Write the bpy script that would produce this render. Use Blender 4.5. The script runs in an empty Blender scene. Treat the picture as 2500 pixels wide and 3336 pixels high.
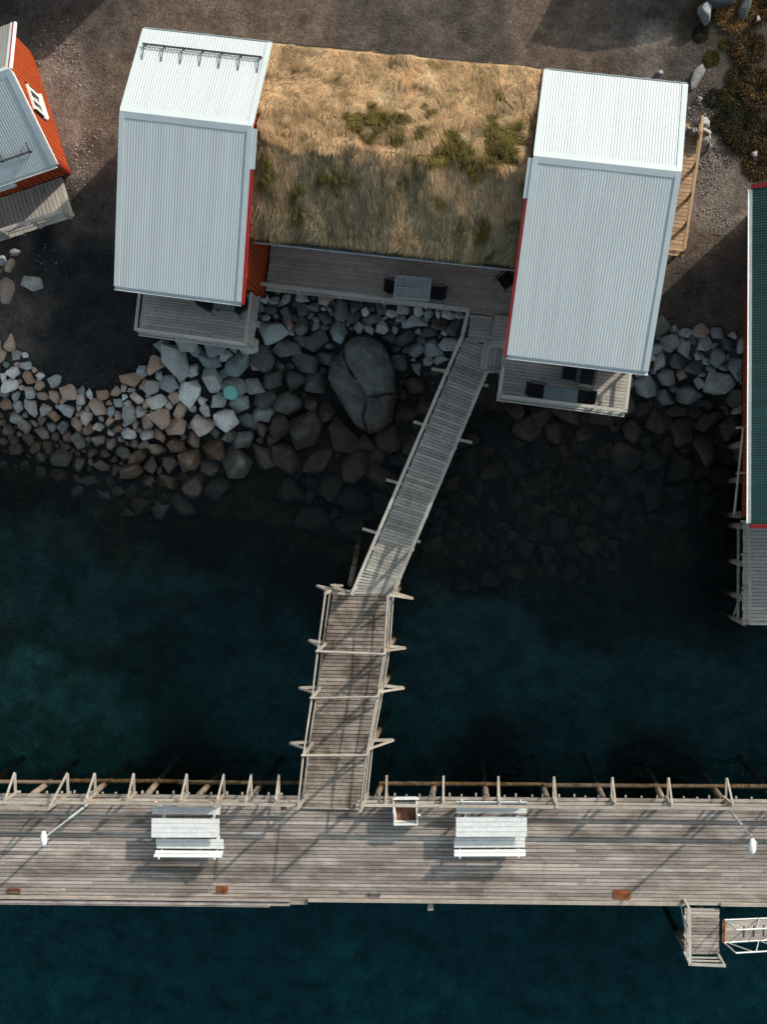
import bpy, bmesh, math, random
import numpy as np
from mathutils import Vector, Matrix, noise as mnoise
random.seed(7); rng = np.random.default_rng(7)
scene = bpy.context.scene
col = scene.collection

# ---------------------------------------------------------------- camera, world, sun, exposure
F_PX, CAM_Z = 4200.0, 42.0            # focal length in photo pixels, metres above the water
PIER = 2.0                            # pier deck above the water
d0 = Vector(((1550 - 1250) / F_PX, -(1650 - 1668) / F_PX, -1.0)).normalized()   # where straight down shows
RQ = d0.rotation_difference(Vector((0, 0, -1)))
cam = bpy.data.cameras.new('camera'); cam_o = bpy.data.objects.new('camera', cam); col.objects.link(cam_o)
cam_o.location = (0, 0, CAM_Z); cam_o.rotation_mode = 'QUATERNION'; cam_o.rotation_quaternion = RQ
cam.sensor_fit = 'VERTICAL'; cam.sensor_height = 24.0; cam.sensor_width = 18.0
cam.lens = F_PX / 3336 * 24.0; cam.clip_start = 0.5; cam.clip_end = 500
scene.camera = cam_o

SUN_ELEV = math.radians(28); SUN_AZ = math.atan2(0.73, 0.68)
world = bpy.data.worlds.new('World'); scene.world = world; world.use_nodes = True
wn = world.node_tree.nodes; wl = world.node_tree.links; wn.clear()
sky = wn.new('ShaderNodeTexSky'); sky.sky_type = 'NISHITA'; sky.sun_disc = False
sky.sun_elevation = SUN_ELEV; sky.sun_rotation = SUN_AZ; sky.air_density = 0.8; sky.dust_density = 2.5; sky.ozone_density = 0.4
bg = wn.new('ShaderNodeBackground'); bg.inputs[1].default_value = 0.15
wo = wn.new('ShaderNodeOutputWorld'); hsv = wn.new('ShaderNodeHueSaturation'); hsv.inputs['Saturation'].default_value = 0.55; wl.new(sky.outputs[0], hsv.inputs['Color'])
haze_tint = wn.new('ShaderNodeMix'); haze_tint.data_type = 'RGBA'; haze_tint.blend_type = 'MULTIPLY'; haze_tint.inputs[0].default_value = 1.0
haze_tint.inputs[7].default_value = (0.86, 1.0, 0.98, 1); wl.new(hsv.outputs[0], haze_tint.inputs[6]); wl.new(haze_tint.outputs[2], bg.inputs[0]); wl.new(bg.outputs[0], wo.inputs[0])
sun = bpy.data.lights.new('sun', 'SUN'); sun.energy = 2.75; sun.angle = math.radians(0.5); sun.color = (1.0, 0.90, 0.79)
sun_o = bpy.data.objects.new('sun', sun); col.objects.link(sun_o)
sdir = Vector((math.sin(SUN_AZ) * math.cos(SUN_ELEV), math.cos(SUN_AZ) * math.cos(SUN_ELEV), math.sin(SUN_ELEV)))
sun_o.rotation_mode = 'QUATERNION'; sun_o.rotation_quaternion = (-sdir).to_track_quat('-Z', 'Y'); sun_o.location = (30, 30, 40)
scene.view_settings.view_transform = 'Standard'; scene.view_settings.look = 'None'
scene.view_settings.exposure = 0.45; scene.view_settings.gamma = 1.0

# ---------------------------------------------------------------- pixel -> place
def P(px, py, z):
    r = RQ @ Vector(((px - 1250) / F_PX, -(py - 1668) / F_PX, -1.0))
    t = (z - CAM_Z) / r.z
    return Vector((r.x * t, r.y * t, z))
RQi = np.array(RQ.to_matrix().transposed())
def proj_np(X, Y, Z):
    v = np.stack([X, Y, Z - CAM_Z], -1) @ RQi.T
    return 1250 + F_PX * v[..., 0] / -v[..., 2], 1668 - F_PX * v[..., 1] / -v[..., 2]

# ---------------------------------------------------------------- terrain heights from control points
CTRL = [  # photo px x, y, height above water
 (-900,-900,2.6),(200,-900,2.6),(1250,-900,2.6),(2400,-900,2.8),(3600,-900,3.2),
 (-900,0,2.4),(0,0,2.4),(600,0,2.4),(1250,0,2.4),(1900,0,2.5),(2400,0,3.0),(3300,0,3.4),
 (200,300,2.35),(700,300,2.4),(1300,300,2.4),(2000,300,2.4),(2400,350,2.7),(3200,400,3.0),
 (-900,500,2.2),(200,580,2.2),(700,600,2.3),(1300,600,2.3),(2000,600,2.3),(2350,650,2.4),(3200,900,2.4),
 (60,760,1.9),(250,760,1.9),(-900,1000,1.8),(600,900,1.9),(1200,850,2.1),(1900,950,2.1),(2300,950,2.2),
 (40,960,1.7),(250,1000,1.6),(300,1180,1.35),(420,1050,1.5),(-100,1080,1.5),(3200,1250,1.6),
 (30,1150,1.3),(200,1270,1.15),(400,1300,1.1),(560,1180,1.3),(750,1100,1.6),(900,1020,1.6),(1200,990,1.7),(1480,1040,1.7),
 (1750,1130,1.7),(2000,1160,1.6),(2250,1080,1.7),(2430,1110,1.7),
 (-200,1350,0.3),(30,1370,0.35),(300,1430,0.3),(520,1480,0.15),(760,1400,0.35),(900,1200,0.8),(1050,1150,0.8),(1300,1130,0.9),(1450,1120,1.0),
 (1750,1300,0.3),(1950,1330,0.3),(2200,1290,0.3),(2400,1330,0.2),
 (950,1400,0.1),(1200,1450,-0.1),(1350,1350,-0.1),
 (30,1520,-0.5),(300,1580,-0.5),(520,1640,-0.55),(760,1560,-0.5),(950,1560,-0.6),(1200,1620,-0.9),(1400,1500,-0.6),
 (1700,1450,-0.5),(2000,1500,-0.6),(2250,1500,-0.6),(2450,1550,-0.7),(3200,1600,-0.6),
 (200,1750,-1.4),(600,1800,-1.6),(1000,1800,-1.8),(1300,1800,-1.5),(1600,1750,-1.2),(2000,1800,-1.4),(2350,1800,-1.6),
 (-800,1900,-1.6),(100,2050,-2.1),(600,2100,-2.9),(1000,2100,-3.2),(1600,2000,-2.6),(2100,2000,-2.8),(2500,2050,-3.0),(3300,2050,-2.6),
 (100,2350,-2.4),(300,2420,-2.7),(700,2400,-3.8),(1300,2400,-4.2),(1900,2350,-4.2),(2400,2350,-4.2),(3300,2500,-4.2),(-800,2500,-2.6),
 (-800,2900,-4.8),(0,2800,-4.6),(700,2800,-5.2),(1500,2800,-5.4),(2300,2800,-5.4),(3400,3000,-5.4),
 (-800,3600,-6),(300,3400,-6),(1250,3400,-6.2),(2300,3400,-6.2),(3400,3800,-6.4),(1250,4300,-6.5),
]
_cp = np.array([list(P(a, b, c)) for a, b, c in CTRL])
def _tps(r): return np.where(r > 1e-9, r * r * np.log(np.maximum(r, 1e-9)), 0)
_n = len(_cp); _d = np.linalg.norm(_cp[:, None, :2] - _cp[None, :, :2], axis=2)
_A = np.zeros((_n + 3, _n + 3)); _A[:_n, :_n] = _tps(_d) + np.eye(_n) * 0.4
_A[:_n, _n] = 1; _A[:_n, _n + 1:] = _cp[:, :2]; _A[_n, :_n] = 1; _A[_n + 1:, :_n] = _cp[:, :2].T
_w = np.linalg.solve(_A, np.r_[_cp[:, 2], 0, 0, 0])
def height_np(X, Y):
    X = np.asarray(X, float); Y = np.asarray(Y, float); sh = X.shape; x = X.ravel(); y = Y.ravel()
    x = np.clip(x, -20, 20); y = np.clip(y, -26, 23)
    out = np.empty(len(x))
    for s in range(0, len(x), 20000):
        r = np.hypot(x[s:s+20000, None] - _cp[None, :, 0], y[s:s+20000, None] - _cp[None, :, 1])
        out[s:s+20000] = _tps(r) @ _w[:_n] + _w[_n] + x[s:s+20000] * _w[_n + 1] + y[s:s+20000] * _w[_n + 2]
    return np.clip(out, -6.6, 3.4).reshape(sh)
def hz(x, y): return float(height_np(np.array([x]), np.array([y]))[0])
def PG(px, py):                       # a pixel on the ground
    z = 1.0
    for _ in range(6):
        p = P(px, py, z); z = hz(p.x, p.y)
    return Vector((p.x, p.y, z))

# ---------------------------------------------------------------- materials
def new_mat(name):
    m = bpy.data.materials.new(name); m.use_nodes = True; nt = m.node_tree; nt.nodes.clear()
    out = nt.nodes.new('ShaderNodeOutputMaterial'); b = nt.nodes.new('ShaderNodeBsdfPrincipled')
    nt.links.new(b.outputs[0], out.inputs[0]); return m, nt, b, out
class G:                              # a small node writer
    def __init__(s, nt): s.nt = nt
    def n(s, t, **k):
        x = s.nt.nodes.new('ShaderNode' + t)
        for a, v in k.items(): setattr(x, a, v)
        return x
    def put(s, sock, v):
        if isinstance(v, bpy.types.NodeSocket): s.nt.links.new(v, sock)
        else: sock.default_value = v
    def m(s, op, a, b=0.0, c=None):
        x = s.n('Math', operation=op); s.put(x.inputs[0], a); s.put(x.inputs[1], b)
        if c is not None: s.put(x.inputs[2], c)
        return x.outputs[0]
    def vm(s, op, a, b):
        x = s.n('VectorMath', operation=op); s.put(x.inputs[0], a); s.put(x.inputs[1], b); return x.outputs[0]
    def noise(s, vec, scale, detail=4.0, rough=0.55, dist=0.0):
        x = s.n('TexNoise'); s.put(x.inputs['Vector'], vec); x.inputs['Scale'].default_value = scale
        x.inputs['Detail'].default_value = detail; x.inputs['Roughness'].default_value = rough; x.inputs['Distortion'].default_value = dist
        return x.outputs['Fac']
    def ramp(s, f, stops, interp='LINEAR'):
        x = s.n('ValToRGB'); x.color_ramp.interpolation = interp; e = x.color_ramp.elements
        while len(e) < len(stops): e.new(0.5)
        for i, (p, c) in enumerate(stops):
            e[i].position = p; e[i].color = (*c, 1) if len(c) == 3 else c
        s.put(x.inputs[0], f); return x.outputs[0]
    def mix(s, f, a, b, mode='MIX'):
        x = s.n('Mix', data_type='RGBA', blend_type=mode)
        s.put(x.inputs[0], f); s.put(x.inputs[6], a if not isinstance(a, tuple) else (*a, 1)); s.put(x.inputs[7], b if not isinstance(b, tuple) else (*b, 1))
        return x.outputs[2]
    def rng(s, v, a, b, c, d):
        x = s.n('MapRange'); s.put(x.inputs[0], v)
        for i, q in enumerate((a, b, c, d)): x.inputs[i + 1].default_value = q
        return x.outputs[0]
    def bump(s, h, strength, dist, bsdf):
        x = s.n('Bump'); x.inputs['Strength'].default_value = strength; x.inputs['Distance'].default_value = dist
        s.put(x.inputs['Height'], h); s.nt.links.new(x.outputs[0], bsdf.inputs['Normal'])
    def pos(s): return s.n('NewGeometry').outputs['Position']
    def obj(s): return s.n('TexCoord').outputs['Object']
    def rand(s): return s.n('ObjectInfo').outputs['Random']

def mat_wood(name, light, dark, stain=0.6, stain_scale=0.9, vary=0.35, wet=False, aniso=(1, 1, 1)):
    m, nt, b, out = new_mat(name); g = G(nt)
    r = g.rand(); o = g.obj()
    off = g.n('CombineXYZ'); g.put(off.inputs[0], g.m('MULTIPLY', r, 91.0)); g.put(off.inputs[1], g.m('MULTIPLY', r, 37.0)); g.put(off.inputs[2], g.m('MULTIPLY', r, 53.0))
    v = g.vm('ADD', g.vm('MULTIPLY', o, (2.5, 9.0, 6.0)), off.outputs[0])
    grain = g.noise(v, 2.2, 5, 0.65)
    p = g.pos()
    st = g.noise(g.vm('MULTIPLY', p, aniso), stain_scale, 7, 0.66, 0.5)
    st = g.rng(st, 0.40, 0.63, 0.0, 1.0)
    sp = g.noise(g.vm('MULTIPLY', p, aniso), 7.0, 6, 0.7); sp = g.rng(sp, 0.54, 0.68, 0.0, 1.0)
    c = g.ramp(grain, [(0.25, tuple(x * 0.72 for x in light)), (0.55, light), (0.8, tuple(min(1, x * 1.12) for x in light))])
    c = g.mix(g.m('MULTIPLY', st, stain), c, dark)
    c = g.mix(g.m('MULTIPLY', sp, 0.55), c, tuple(x * 0.7 for x in dark))
    k = g.rng(r, 0, 1, 1 - vary, 1 + vary * 0.55)
    kk = g.n('CombineXYZ'); [g.put(kk.inputs[i], k) for i in range(3)]
    c = g.mix(1.0, c, kk.outputs[0], 'MULTIPLY')
    if wet:                           # tarry, weed-grown below the tide mark
        z = g.n('SeparateXYZ'); g.put(z.inputs[0], p)
        w = g.rng(g.m('ADD', z.outputs[2], g.m('MULTIPLY', g.noise(p, 5.0), 0.7)), 0.75, 1.25, 1.0, 0.0)
        c = g.mix(w, c, g.ramp(g.noise(p, 14.0), [(0.38, (0.018, 0.010, 0.005)), (0.55, (0.085, 0.046, 0.014)), (0.75, (0.24, 0.135, 0.035))]))
    if wet: c = g.mix(g.rng(z.outputs[2], -0.25, 0.35, 0.9, 0.0), c, (0.055, 0.052, 0.036))
    g.put(b.inputs['Base Color'], c); b.inputs['Roughness'].default_value = 0.85
    b.inputs['Specular IOR Level'].default_value = 0.25
    g.bump(grain, 0.5, 0.01, b); return m

def mat_plain(name, c, rough=0.6, spec=0.4, metal=0.0, var=0.12, scale=3.0, bump=0.0):
    m, nt, b, out = new_mat(name); g = G(nt); p = g.pos(); f = g.noise(p, scale, 5, 0.6)
    cc = g.ramp(f, [(0.3, tuple(x * (1 - var) for x in c)), (0.7, tuple(min(1, x * (1 + var)) for x in c))])
    g.put(b.inputs['Base Color'], cc); b.inputs['Roughness'].default_value = rough; b.inputs['Specular IOR Level'].default_value = spec
    b.inputs['Metallic'].default_value = metal
    if bump: g.bump(g.noise(p, scale * 12, 4), bump, 0.01, b)
    return m

def mat_rock(name, stops, wet_shade_line=0.72, lichen=0.25, bright=1.0):
    m, nt, b, out = new_mat(name); g = G(nt); r = g.rand(); p = g.pos()
    off = g.n('CombineXYZ'); [g.put(off.inputs[i], g.m('MULTIPLY', r, 70.0 + 13 * i)) for i in range(3)]
    q = g.vm('ADD', p, off.outputs[0])
    c = g.ramp(r, stops, 'CONSTANT')
    n1 = g.noise(q, 2.2, 6, 0.65, 0.6); n2 = g.noise(q, 11.0, 6, 0.7)
    c = g.mix(g.rng(n1, 0.48, 0.68, 0, 0.25), c, (0.17, 0.175, 0.17))
    c = g.mix(g.rng(n2, 0.45, 0.72, 0.0, 0.5), c, (0.05, 0.055, 0.055))
    c = g.mix(g.rng(g.noise(q, 5.0, 5, 0.7), 0.62, 0.72, 0.0, lichen), c, (0.55, 0.52, 0.47))
    z = g.n('SeparateXYZ'); g.put(z.inputs[0], p)
    w = g.rng(g.m('ADD', z.outputs[2], g.m('MULTIPLY', g.m('SUBTRACT', n1, 0.5), 0.8)), wet_shade_line - 0.35, wet_shade_line + 0.3, 1.0, 0.0)
    weed = g.ramp(g.noise(p, 6.0, 5, 0.7), [(0.35, (0.012, 0.010, 0.008)), (0.55, (0.045, 0.028, 0.016)), (0.75, (0.085, 0.045, 0.018))])
    c = g.mix(g.m('MULTIPLY', w, 0.9), c, weed)
    g.put(b.inputs['Base Color'], c); b.inputs['Roughness'].default_value = 0.8; b.inputs['Specular IOR Level'].default_value = 0.3
    g.bump(g.m('ADD', n2, g.m('MULTIPLY', n1, 1.5)), 0.55, 0.05, b); return m

WEATHERED = ((0.44, 0.375, 0.33), (0.15, 0.115, 0.092))
M = {}
M['pier_wood'] = mat_wood('pier_wood', *WEATHERED, stain=0.8, stain_scale=1.3, vary=0.38, aniso=(0.45, 1.2, 1))
M['walk_wood'] = mat_wood('walkway_wood', (0.36, 0.295, 0.245), (0.09, 0.062, 0.045), stain=0.85, stain_scale=1.0, vary=0.35)
M['ramp_wood'] = mat_wood('ramp_wood', (0.47, 0.44, 0.39), (0.18, 0.165, 0.145), stain=0.5, stain_scale=0.8, vary=0.3)
M['deck_wood'] = mat_wood('deck_wood', (0.52, 0.48, 0.42), (0.27, 0.245, 0.215), stain=0.45, stain_scale=0.6, vary=0.16)
M['new_wood'] = mat_wood('oiled_deck_wood', (0.50, 0.33, 0.20), (0.33, 0.20, 0.12), stain=0.4, vary=0.2)
M['pale_wood'] = mat_wood('bare_pole_wood', (0.50, 0.43, 0.36), (0.25, 0.205, 0.17), stain=0.5, stain_scale=2.0, vary=0.2)
M['pile_wood'] = mat_wood('pile_wood', (0.33, 0.25, 0.19), (0.10, 0.075, 0.055), stain=0.6, stain_scale=2.5, vary=0.25, wet=True)
M['red'] = mat_wood('red_paint_boards', (0.40, 0.062, 0.012), (0.30, 0.042, 0.010), stain=0.4, stain_scale=1.2, vary=0.12)
M['red_trim'] = mat_plain('red_trim_paint', (0.33, 0.018, 0.016), 0.5, 0.4)
M['gap'] = mat_plain('dark_backing', (0.03, 0.012, 0.008), 0.9, 0.1)
M['white'] = mat_plain('white_paint', (0.80, 0.79, 0.76), 0.55, 0.35, var=0.05)
M['bench_paint'] = mat_plain('white_bench_paint', (0.70, 0.70, 0.68), 0.6, 0.3, var=0.13, scale=7)
M['glass'] = mat_plain('window_glass', (0.03, 0.04, 0.045), 0.08, 0.6, var=0.05)
M['black'] = mat_plain('black_weave', (0.012, 0.013, 0.014), 0.7, 0.3)
M['steel'] = mat_plain('dark_steel', (0.045, 0.048, 0.05), 0.5, 0.5)
M['galv'] = mat_plain('galvanised_metal', (0.52, 0.56, 0.57), 0.38, 0.5, metal=0.25, var=0.08)
M['alu'] = mat_plain('aluminium_tube', (0.72, 0.71, 0.68), 0.35, 0.5, metal=0.35)
M['rust'] = mat_plain('rusty_iron', (0.20, 0.065, 0.028), 0.9, 0.2, var=0.5, scale=9, bump=0.4)
M['tub'] = mat_plain('white_plastic', (0.74, 0.73, 0.70), 0.5, 0.4, var=0.06)
M['lamp_white'] = mat_plain('lamp_housing', (0.82, 0.81, 0.78), 0.4, 0.4, var=0.04)
M['silt'] = mat_plain('rusty_silt', (0.17, 0.085, 0.05), 0.95, 0.1, var=0.6, scale=5, bump=0.5)
M['turquoise'] = mat_plain('turquoise_plastic', (0.20, 0.50, 0.44), 0.5, 0.4, var=0.05)
M['table_grey'] = mat_plain('grey_slat_table', (0.34, 0.37, 0.36), 0.6, 0.3, var=0.08)
M['table_glass'] = mat_plain('smoked_table_top', (0.11, 0.14, 0.145), 0.25, 0.5, var=0.1)
M['foundation'] = mat_plain('concrete_base', (0.22, 0.21, 0.20), 0.9, 0.2, var=0.2, scale=4)
M['fascia'] = mat_plain('dark_fascia', (0.05, 0.045, 0.04), 0.8, 0.2)
def mat_sheet(name, c, var, ridge_dark):
    m, nt, b, out = new_mat(name); g = G(nt); uv = g.n('TexCoord').outputs['UV']
    st = g.noise(g.vm('MULTIPLY', uv, (3.2, 0.25, 1)), 1.0, 5, 0.6)
    fi = g.noise(g.vm('MULTIPLY', uv, (9.0, 2.5, 1)), 2.0, 4, 0.6)
    cc = g.ramp(g.m('ADD', g.m('MULTIPLY', st, 0.75), g.m('MULTIPLY', fi, 0.25)), [(0.3, tuple(x * (1 - var) for x in c)), (0.68, c)])
    g.put(b.inputs['Base Color'], cc); b.inputs['Roughness'].default_value = 0.5; b.inputs['Specular IOR Level'].default_value = 0.4
    return m
M['old_sheet'] = mat_sheet('weathered_corrugated_steel', (0.27, 0.265, 0.245), 0.25, 0)
M['sheet'] = mat_sheet('white_corrugated_steel', (0.55, 0.58, 0.58), 0.18, 0)
M['green_sheet'] = mat_sheet('green_corrugated_steel', (0.030, 0.088, 0.076), 0.5, 0)
M['flash'] = mat_plain('flashing_metal', (0.50, 0.54, 0.545), 0.45, 0.4, var=0.05, scale=1.5)
GREYS = [(0.0, (0.36, 0.38, 0.37)), (0.18, (0.22, 0.25, 0.25)), (0.34, (0.42, 0.42, 0.39)), (0.5, (0.28, 0.28, 0.265)), (0.64, (0.48, 0.47, 0.44)), (0.8, (0.38, 0.27, 0.22)), (0.87, (0.31, 0.33, 0.33))]
WARM = [(0.0, (0.66, 0.53, 0.46)), (0.13, (0.50, 0.33, 0.24)), (0.27, (0.70, 0.62, 0.55)), (0.4, (0.36, 0.34, 0.31)), (0.5, (0.56, 0.38, 0.28)), (0.63, (0.80, 0.74, 0.69)), (0.74, (0.50, 0.42, 0.37)), (0.86, (0.42, 0.25, 0.16))]
M['rock'] = mat_rock('grey_granite', GREYS)
M['dark_rock'] = mat_rock('dark_wet_shaded_granite', [(p_, tuple(v_ * .27 for v_ in c_)) for p_, c_ in GREYS], wet_shade_line=0.9, lichen=0.05)  # greys darkened for wet stone and to paint deeper shade into the banks
M['weed_rock'] = mat_rock('weed_grown_granite', [(0.0, (0.036, 0.021, 0.012)), (0.4, (0.017, 0.013, 0.010)), (0.7, (0.065, 0.032, 0.013))], wet_shade_line=-9, lichen=0.0)
M['warm_rock'] = mat_rock('warm_granite', WARM, lichen=0.35)
M['dry_rock'] = mat_rock('dry_granite', [(0.0, (0.44, 0.40, 0.37)), (0.5, (0.40, 0.38, 0.36)), (0.75, (0.42, 0.33, 0.29))], wet_shade_line=-5, lichen=0.4)
M['boulder'] = mat_rock('boulder_granite', [(0.0, (0.115, 0.12, 0.112)), (0.5, (0.12, 0.12, 0.112))], wet_shade_line=1.15, lichen=0.3)  # raised line paints the lower boulder as shaded below its lit top

# ---------------------------------------------------------------- object helpers
W = {}                                # world matrix of every object made
def link(o, parent=None, mw=None):
    col.objects.link(o)
    mw = mw or Matrix.Identity(4)
    if parent is not None:
        o.parent = parent; o.matrix_parent_inverse = W[parent].inverted()
    o.matrix_basis = mw; W[o] = mw; return o
def tag(o, label=None, cat=None, group=None, kind=None):
    if label: o['label'] = label
    if cat: o['category'] = cat
    if group: o['group'] = group
    if kind: o['kind'] = kind
    return o
def thing(name, loc, label, cat, group=None, kind=None):
    o = bpy.data.objects.new(name, None); o.empty_display_size = 0.3
    link(o, None, Matrix.Translation(loc)); return tag(o, label, cat, group, kind)
_cache = {}
def unit(shape, mat):
    k = (shape, mat)
    if k in _cache: return _cache[k]
    bm = bmesh.new()
    if shape == 'box': bmesh.ops.create_cube(bm, size=1.0)
    else:
        n = 16 if shape == 'pipe' else 8
        bmesh.ops.create_cone(bm, cap_ends=True, segments=n, radius1=0.5, radius2=0.5 if shape == 'pipe' else 0.43, depth=1.0)
        bmesh.ops.rotate(bm, verts=bm.verts, matrix=Matrix.Rotation(math.pi / 2, 3, 'Y'))
        for f in bm.faces: f.smooth = len(f.verts) == 4
    me = bpy.data.meshes.new(shape + '_' + mat); bm.to_mesh(me); bm.free(); me.materials.append(M[mat])
    _cache[k] = me; return me
def frame(p0, p1, roll=0.0):
    x = (p1 - p0).normalized(); z = Vector((0, 0, 1))
    if abs(x.z) > 0.97: z = Vector((0, 1, 0))
    y = z.cross(x).normalized(); z = x.cross(y)
    R = Matrix((x, y, z)).transposed().to_4x4()
    if roll: R = R @ Matrix.Rotation(roll, 4, 'X')
    return R
def beam(name, p0, p1, w, h, mat, parent, shape='box', roll=0.0, label=None):
    p0 = Vector(p0); p1 = Vector(p1)
    mw = Matrix.Translation((p0 + p1) / 2) @ frame(p0, p1, roll) @ Matrix.Diagonal(((p1 - p0).length, w, h, 1))
    o = bpy.data.objects.new(name, unit(shape, mat)); link(o, parent, mw)
    if label: o['label'] = label
    return o
def pole(name, p0, p1, d, mat, parent, shape='log'): return beam(name, p0, p1, d, d, mat, parent, shape)
def mesh_obj(name, verts, faces, mat, parent=None, smooth=False, origin=None, uvs=None):
    o0 = origin if origin is not None else (W[parent].translation if parent is not None else Vector(verts[0]))
    me = bpy.data.meshes.new(name)
    me.from_pydata([tuple(Vector(v) - o0) for v in verts], [], faces)
    if uvs is not None:
        ul = me.uv_layers.new(name='UVMap')
        for l in me.loops: ul.data[l.index].uv = uvs[l.vertex_index]
    if smooth:
        for p in me.polygons: p.use_smooth = True
    if mat: me.materials.append(M[mat])
    o = bpy.data.objects.new(name, me); return link(o, parent, Matrix.Translation(o0))
def big_mesh(name, V, tri_or_quads, mats, parent=None, colors=None, origin=Vector((0, 0, 0)), smooth=False):
    V = np.asarray(V, np.float32) - np.array(origin, np.float32); Fc = np.asarray(tri_or_quads, np.int32); k = Fc.shape[1]
    me = bpy.data.meshes.new(name); me.vertices.add(len(V)); me.vertices.foreach_set('co', V.ravel())
    me.loops.add(Fc.size); me.loops.foreach_set('vertex_index', Fc.ravel())
    me.polygons.add(len(Fc)); me.polygons.foreach_set('loop_start', np.arange(0, Fc.size, k, dtype=np.int32))
    if smooth: me.polygons.foreach_set('use_smooth', np.ones(len(Fc), bool))
    if colors is not None:
        a = me.color_attributes.new('tint', 'FLOAT_COLOR', 'POINT')
        a.data.foreach_set('color', np.c_[colors, np.ones(len(colors))].astype(np.float32).ravel())
    me.materials.append(mats); me.update(calc_edges=True); me.validate()
    o = bpy.data.objects.new(name, me); return link(o, parent, Matrix.Translation(origin))
def lerp(a, b, t): return a + (b - a) * t
def planks(root, A, B, D, C, n, mat, thick=0.035, gap=0.008, splits=None, jz=0.002, name='plank', along=None):
    """boards laid from edge A-B towards edge D-C; each board runs A->B way"""
    for i in range(n):
        t0, t1 = i / n, (i + 1) / n; tm = (t0 + t1) / 2
        l = lerp(A, D, tm); r = lerp(B, C, tm)
        w = ((lerp(A, D, t1) - lerp(A, D, t0)).length + (lerp(B, C, t1) - lerp(B, C, t0)).length) / 2
        ax = (r - l).normalized(); dl = (D - A)
        w = (dl - ax * dl.dot(ax)).length / n if abs((D - A).length - (C - B).length) < 0.3 else w * 0.98
        cuts = [0.0, 1.0]
        if splits:
            L = (r - l).length; x = random.uniform(0.3, splits)
            cuts = [0.0]
            while x < L - 0.6:
                cuts.append(x / L); x += random.uniform(splits * 0.75, splits * 1.15)
            cuts.append(1.0)
        for a, b in zip(cuts[:-1], cuts[1:]):
            dz = Vector((0, 0, -thick / 2 + random.uniform(-jz, jz)))
            e = 0.003 / max(0.3, (r - l).length)
            j = random.uniform(-0.012, 0.012) / (r - l).length
            beam(name, lerp(l, r, a + e + (j if a == 0 else 0)) + dz, lerp(l, r, b - e + (j if b == 1 else 0)) + dz, max(0.02, w - gap), thick, mat, root)
# ---------------------------------------------------------------- ground and water
def vnoise(x, y, s, seed=0):          # smooth value noise, 0..1
    x = np.asarray(x) / s + 1000; y = np.asarray(y) / s + 1000
    xi = np.floor(x).astype(np.int64); yi = np.floor(y).astype(np.int64); fx = x - xi; fy = y - yi
    fx = fx * fx * (3 - 2 * fx); fy = fy * fy * (3 - 2 * fy)
    def h(a, b):
        v = (a * 374761393 + b * 668265263 + seed * 1442695041) & 0x7fffffff
        v = ((v ^ (v >> 13)) * 1274126177) & 0x7fffffff
        return ((v ^ (v >> 16)) & 0xffff) / 65535.0
    return (h(xi, yi) * (1 - fx) + h(xi + 1, yi) * fx) * (1 - fy) + (h(xi, yi + 1) * (1 - fx) + h(xi + 1, yi + 1) * fx) * fy
def fbm(x, y, s, seed=0, o=4): return sum(vnoise(x, y, s / 2 ** k, seed + k) * 0.5 ** k for k in range(o)) / (2 - 0.5 ** (o - 1))

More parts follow.
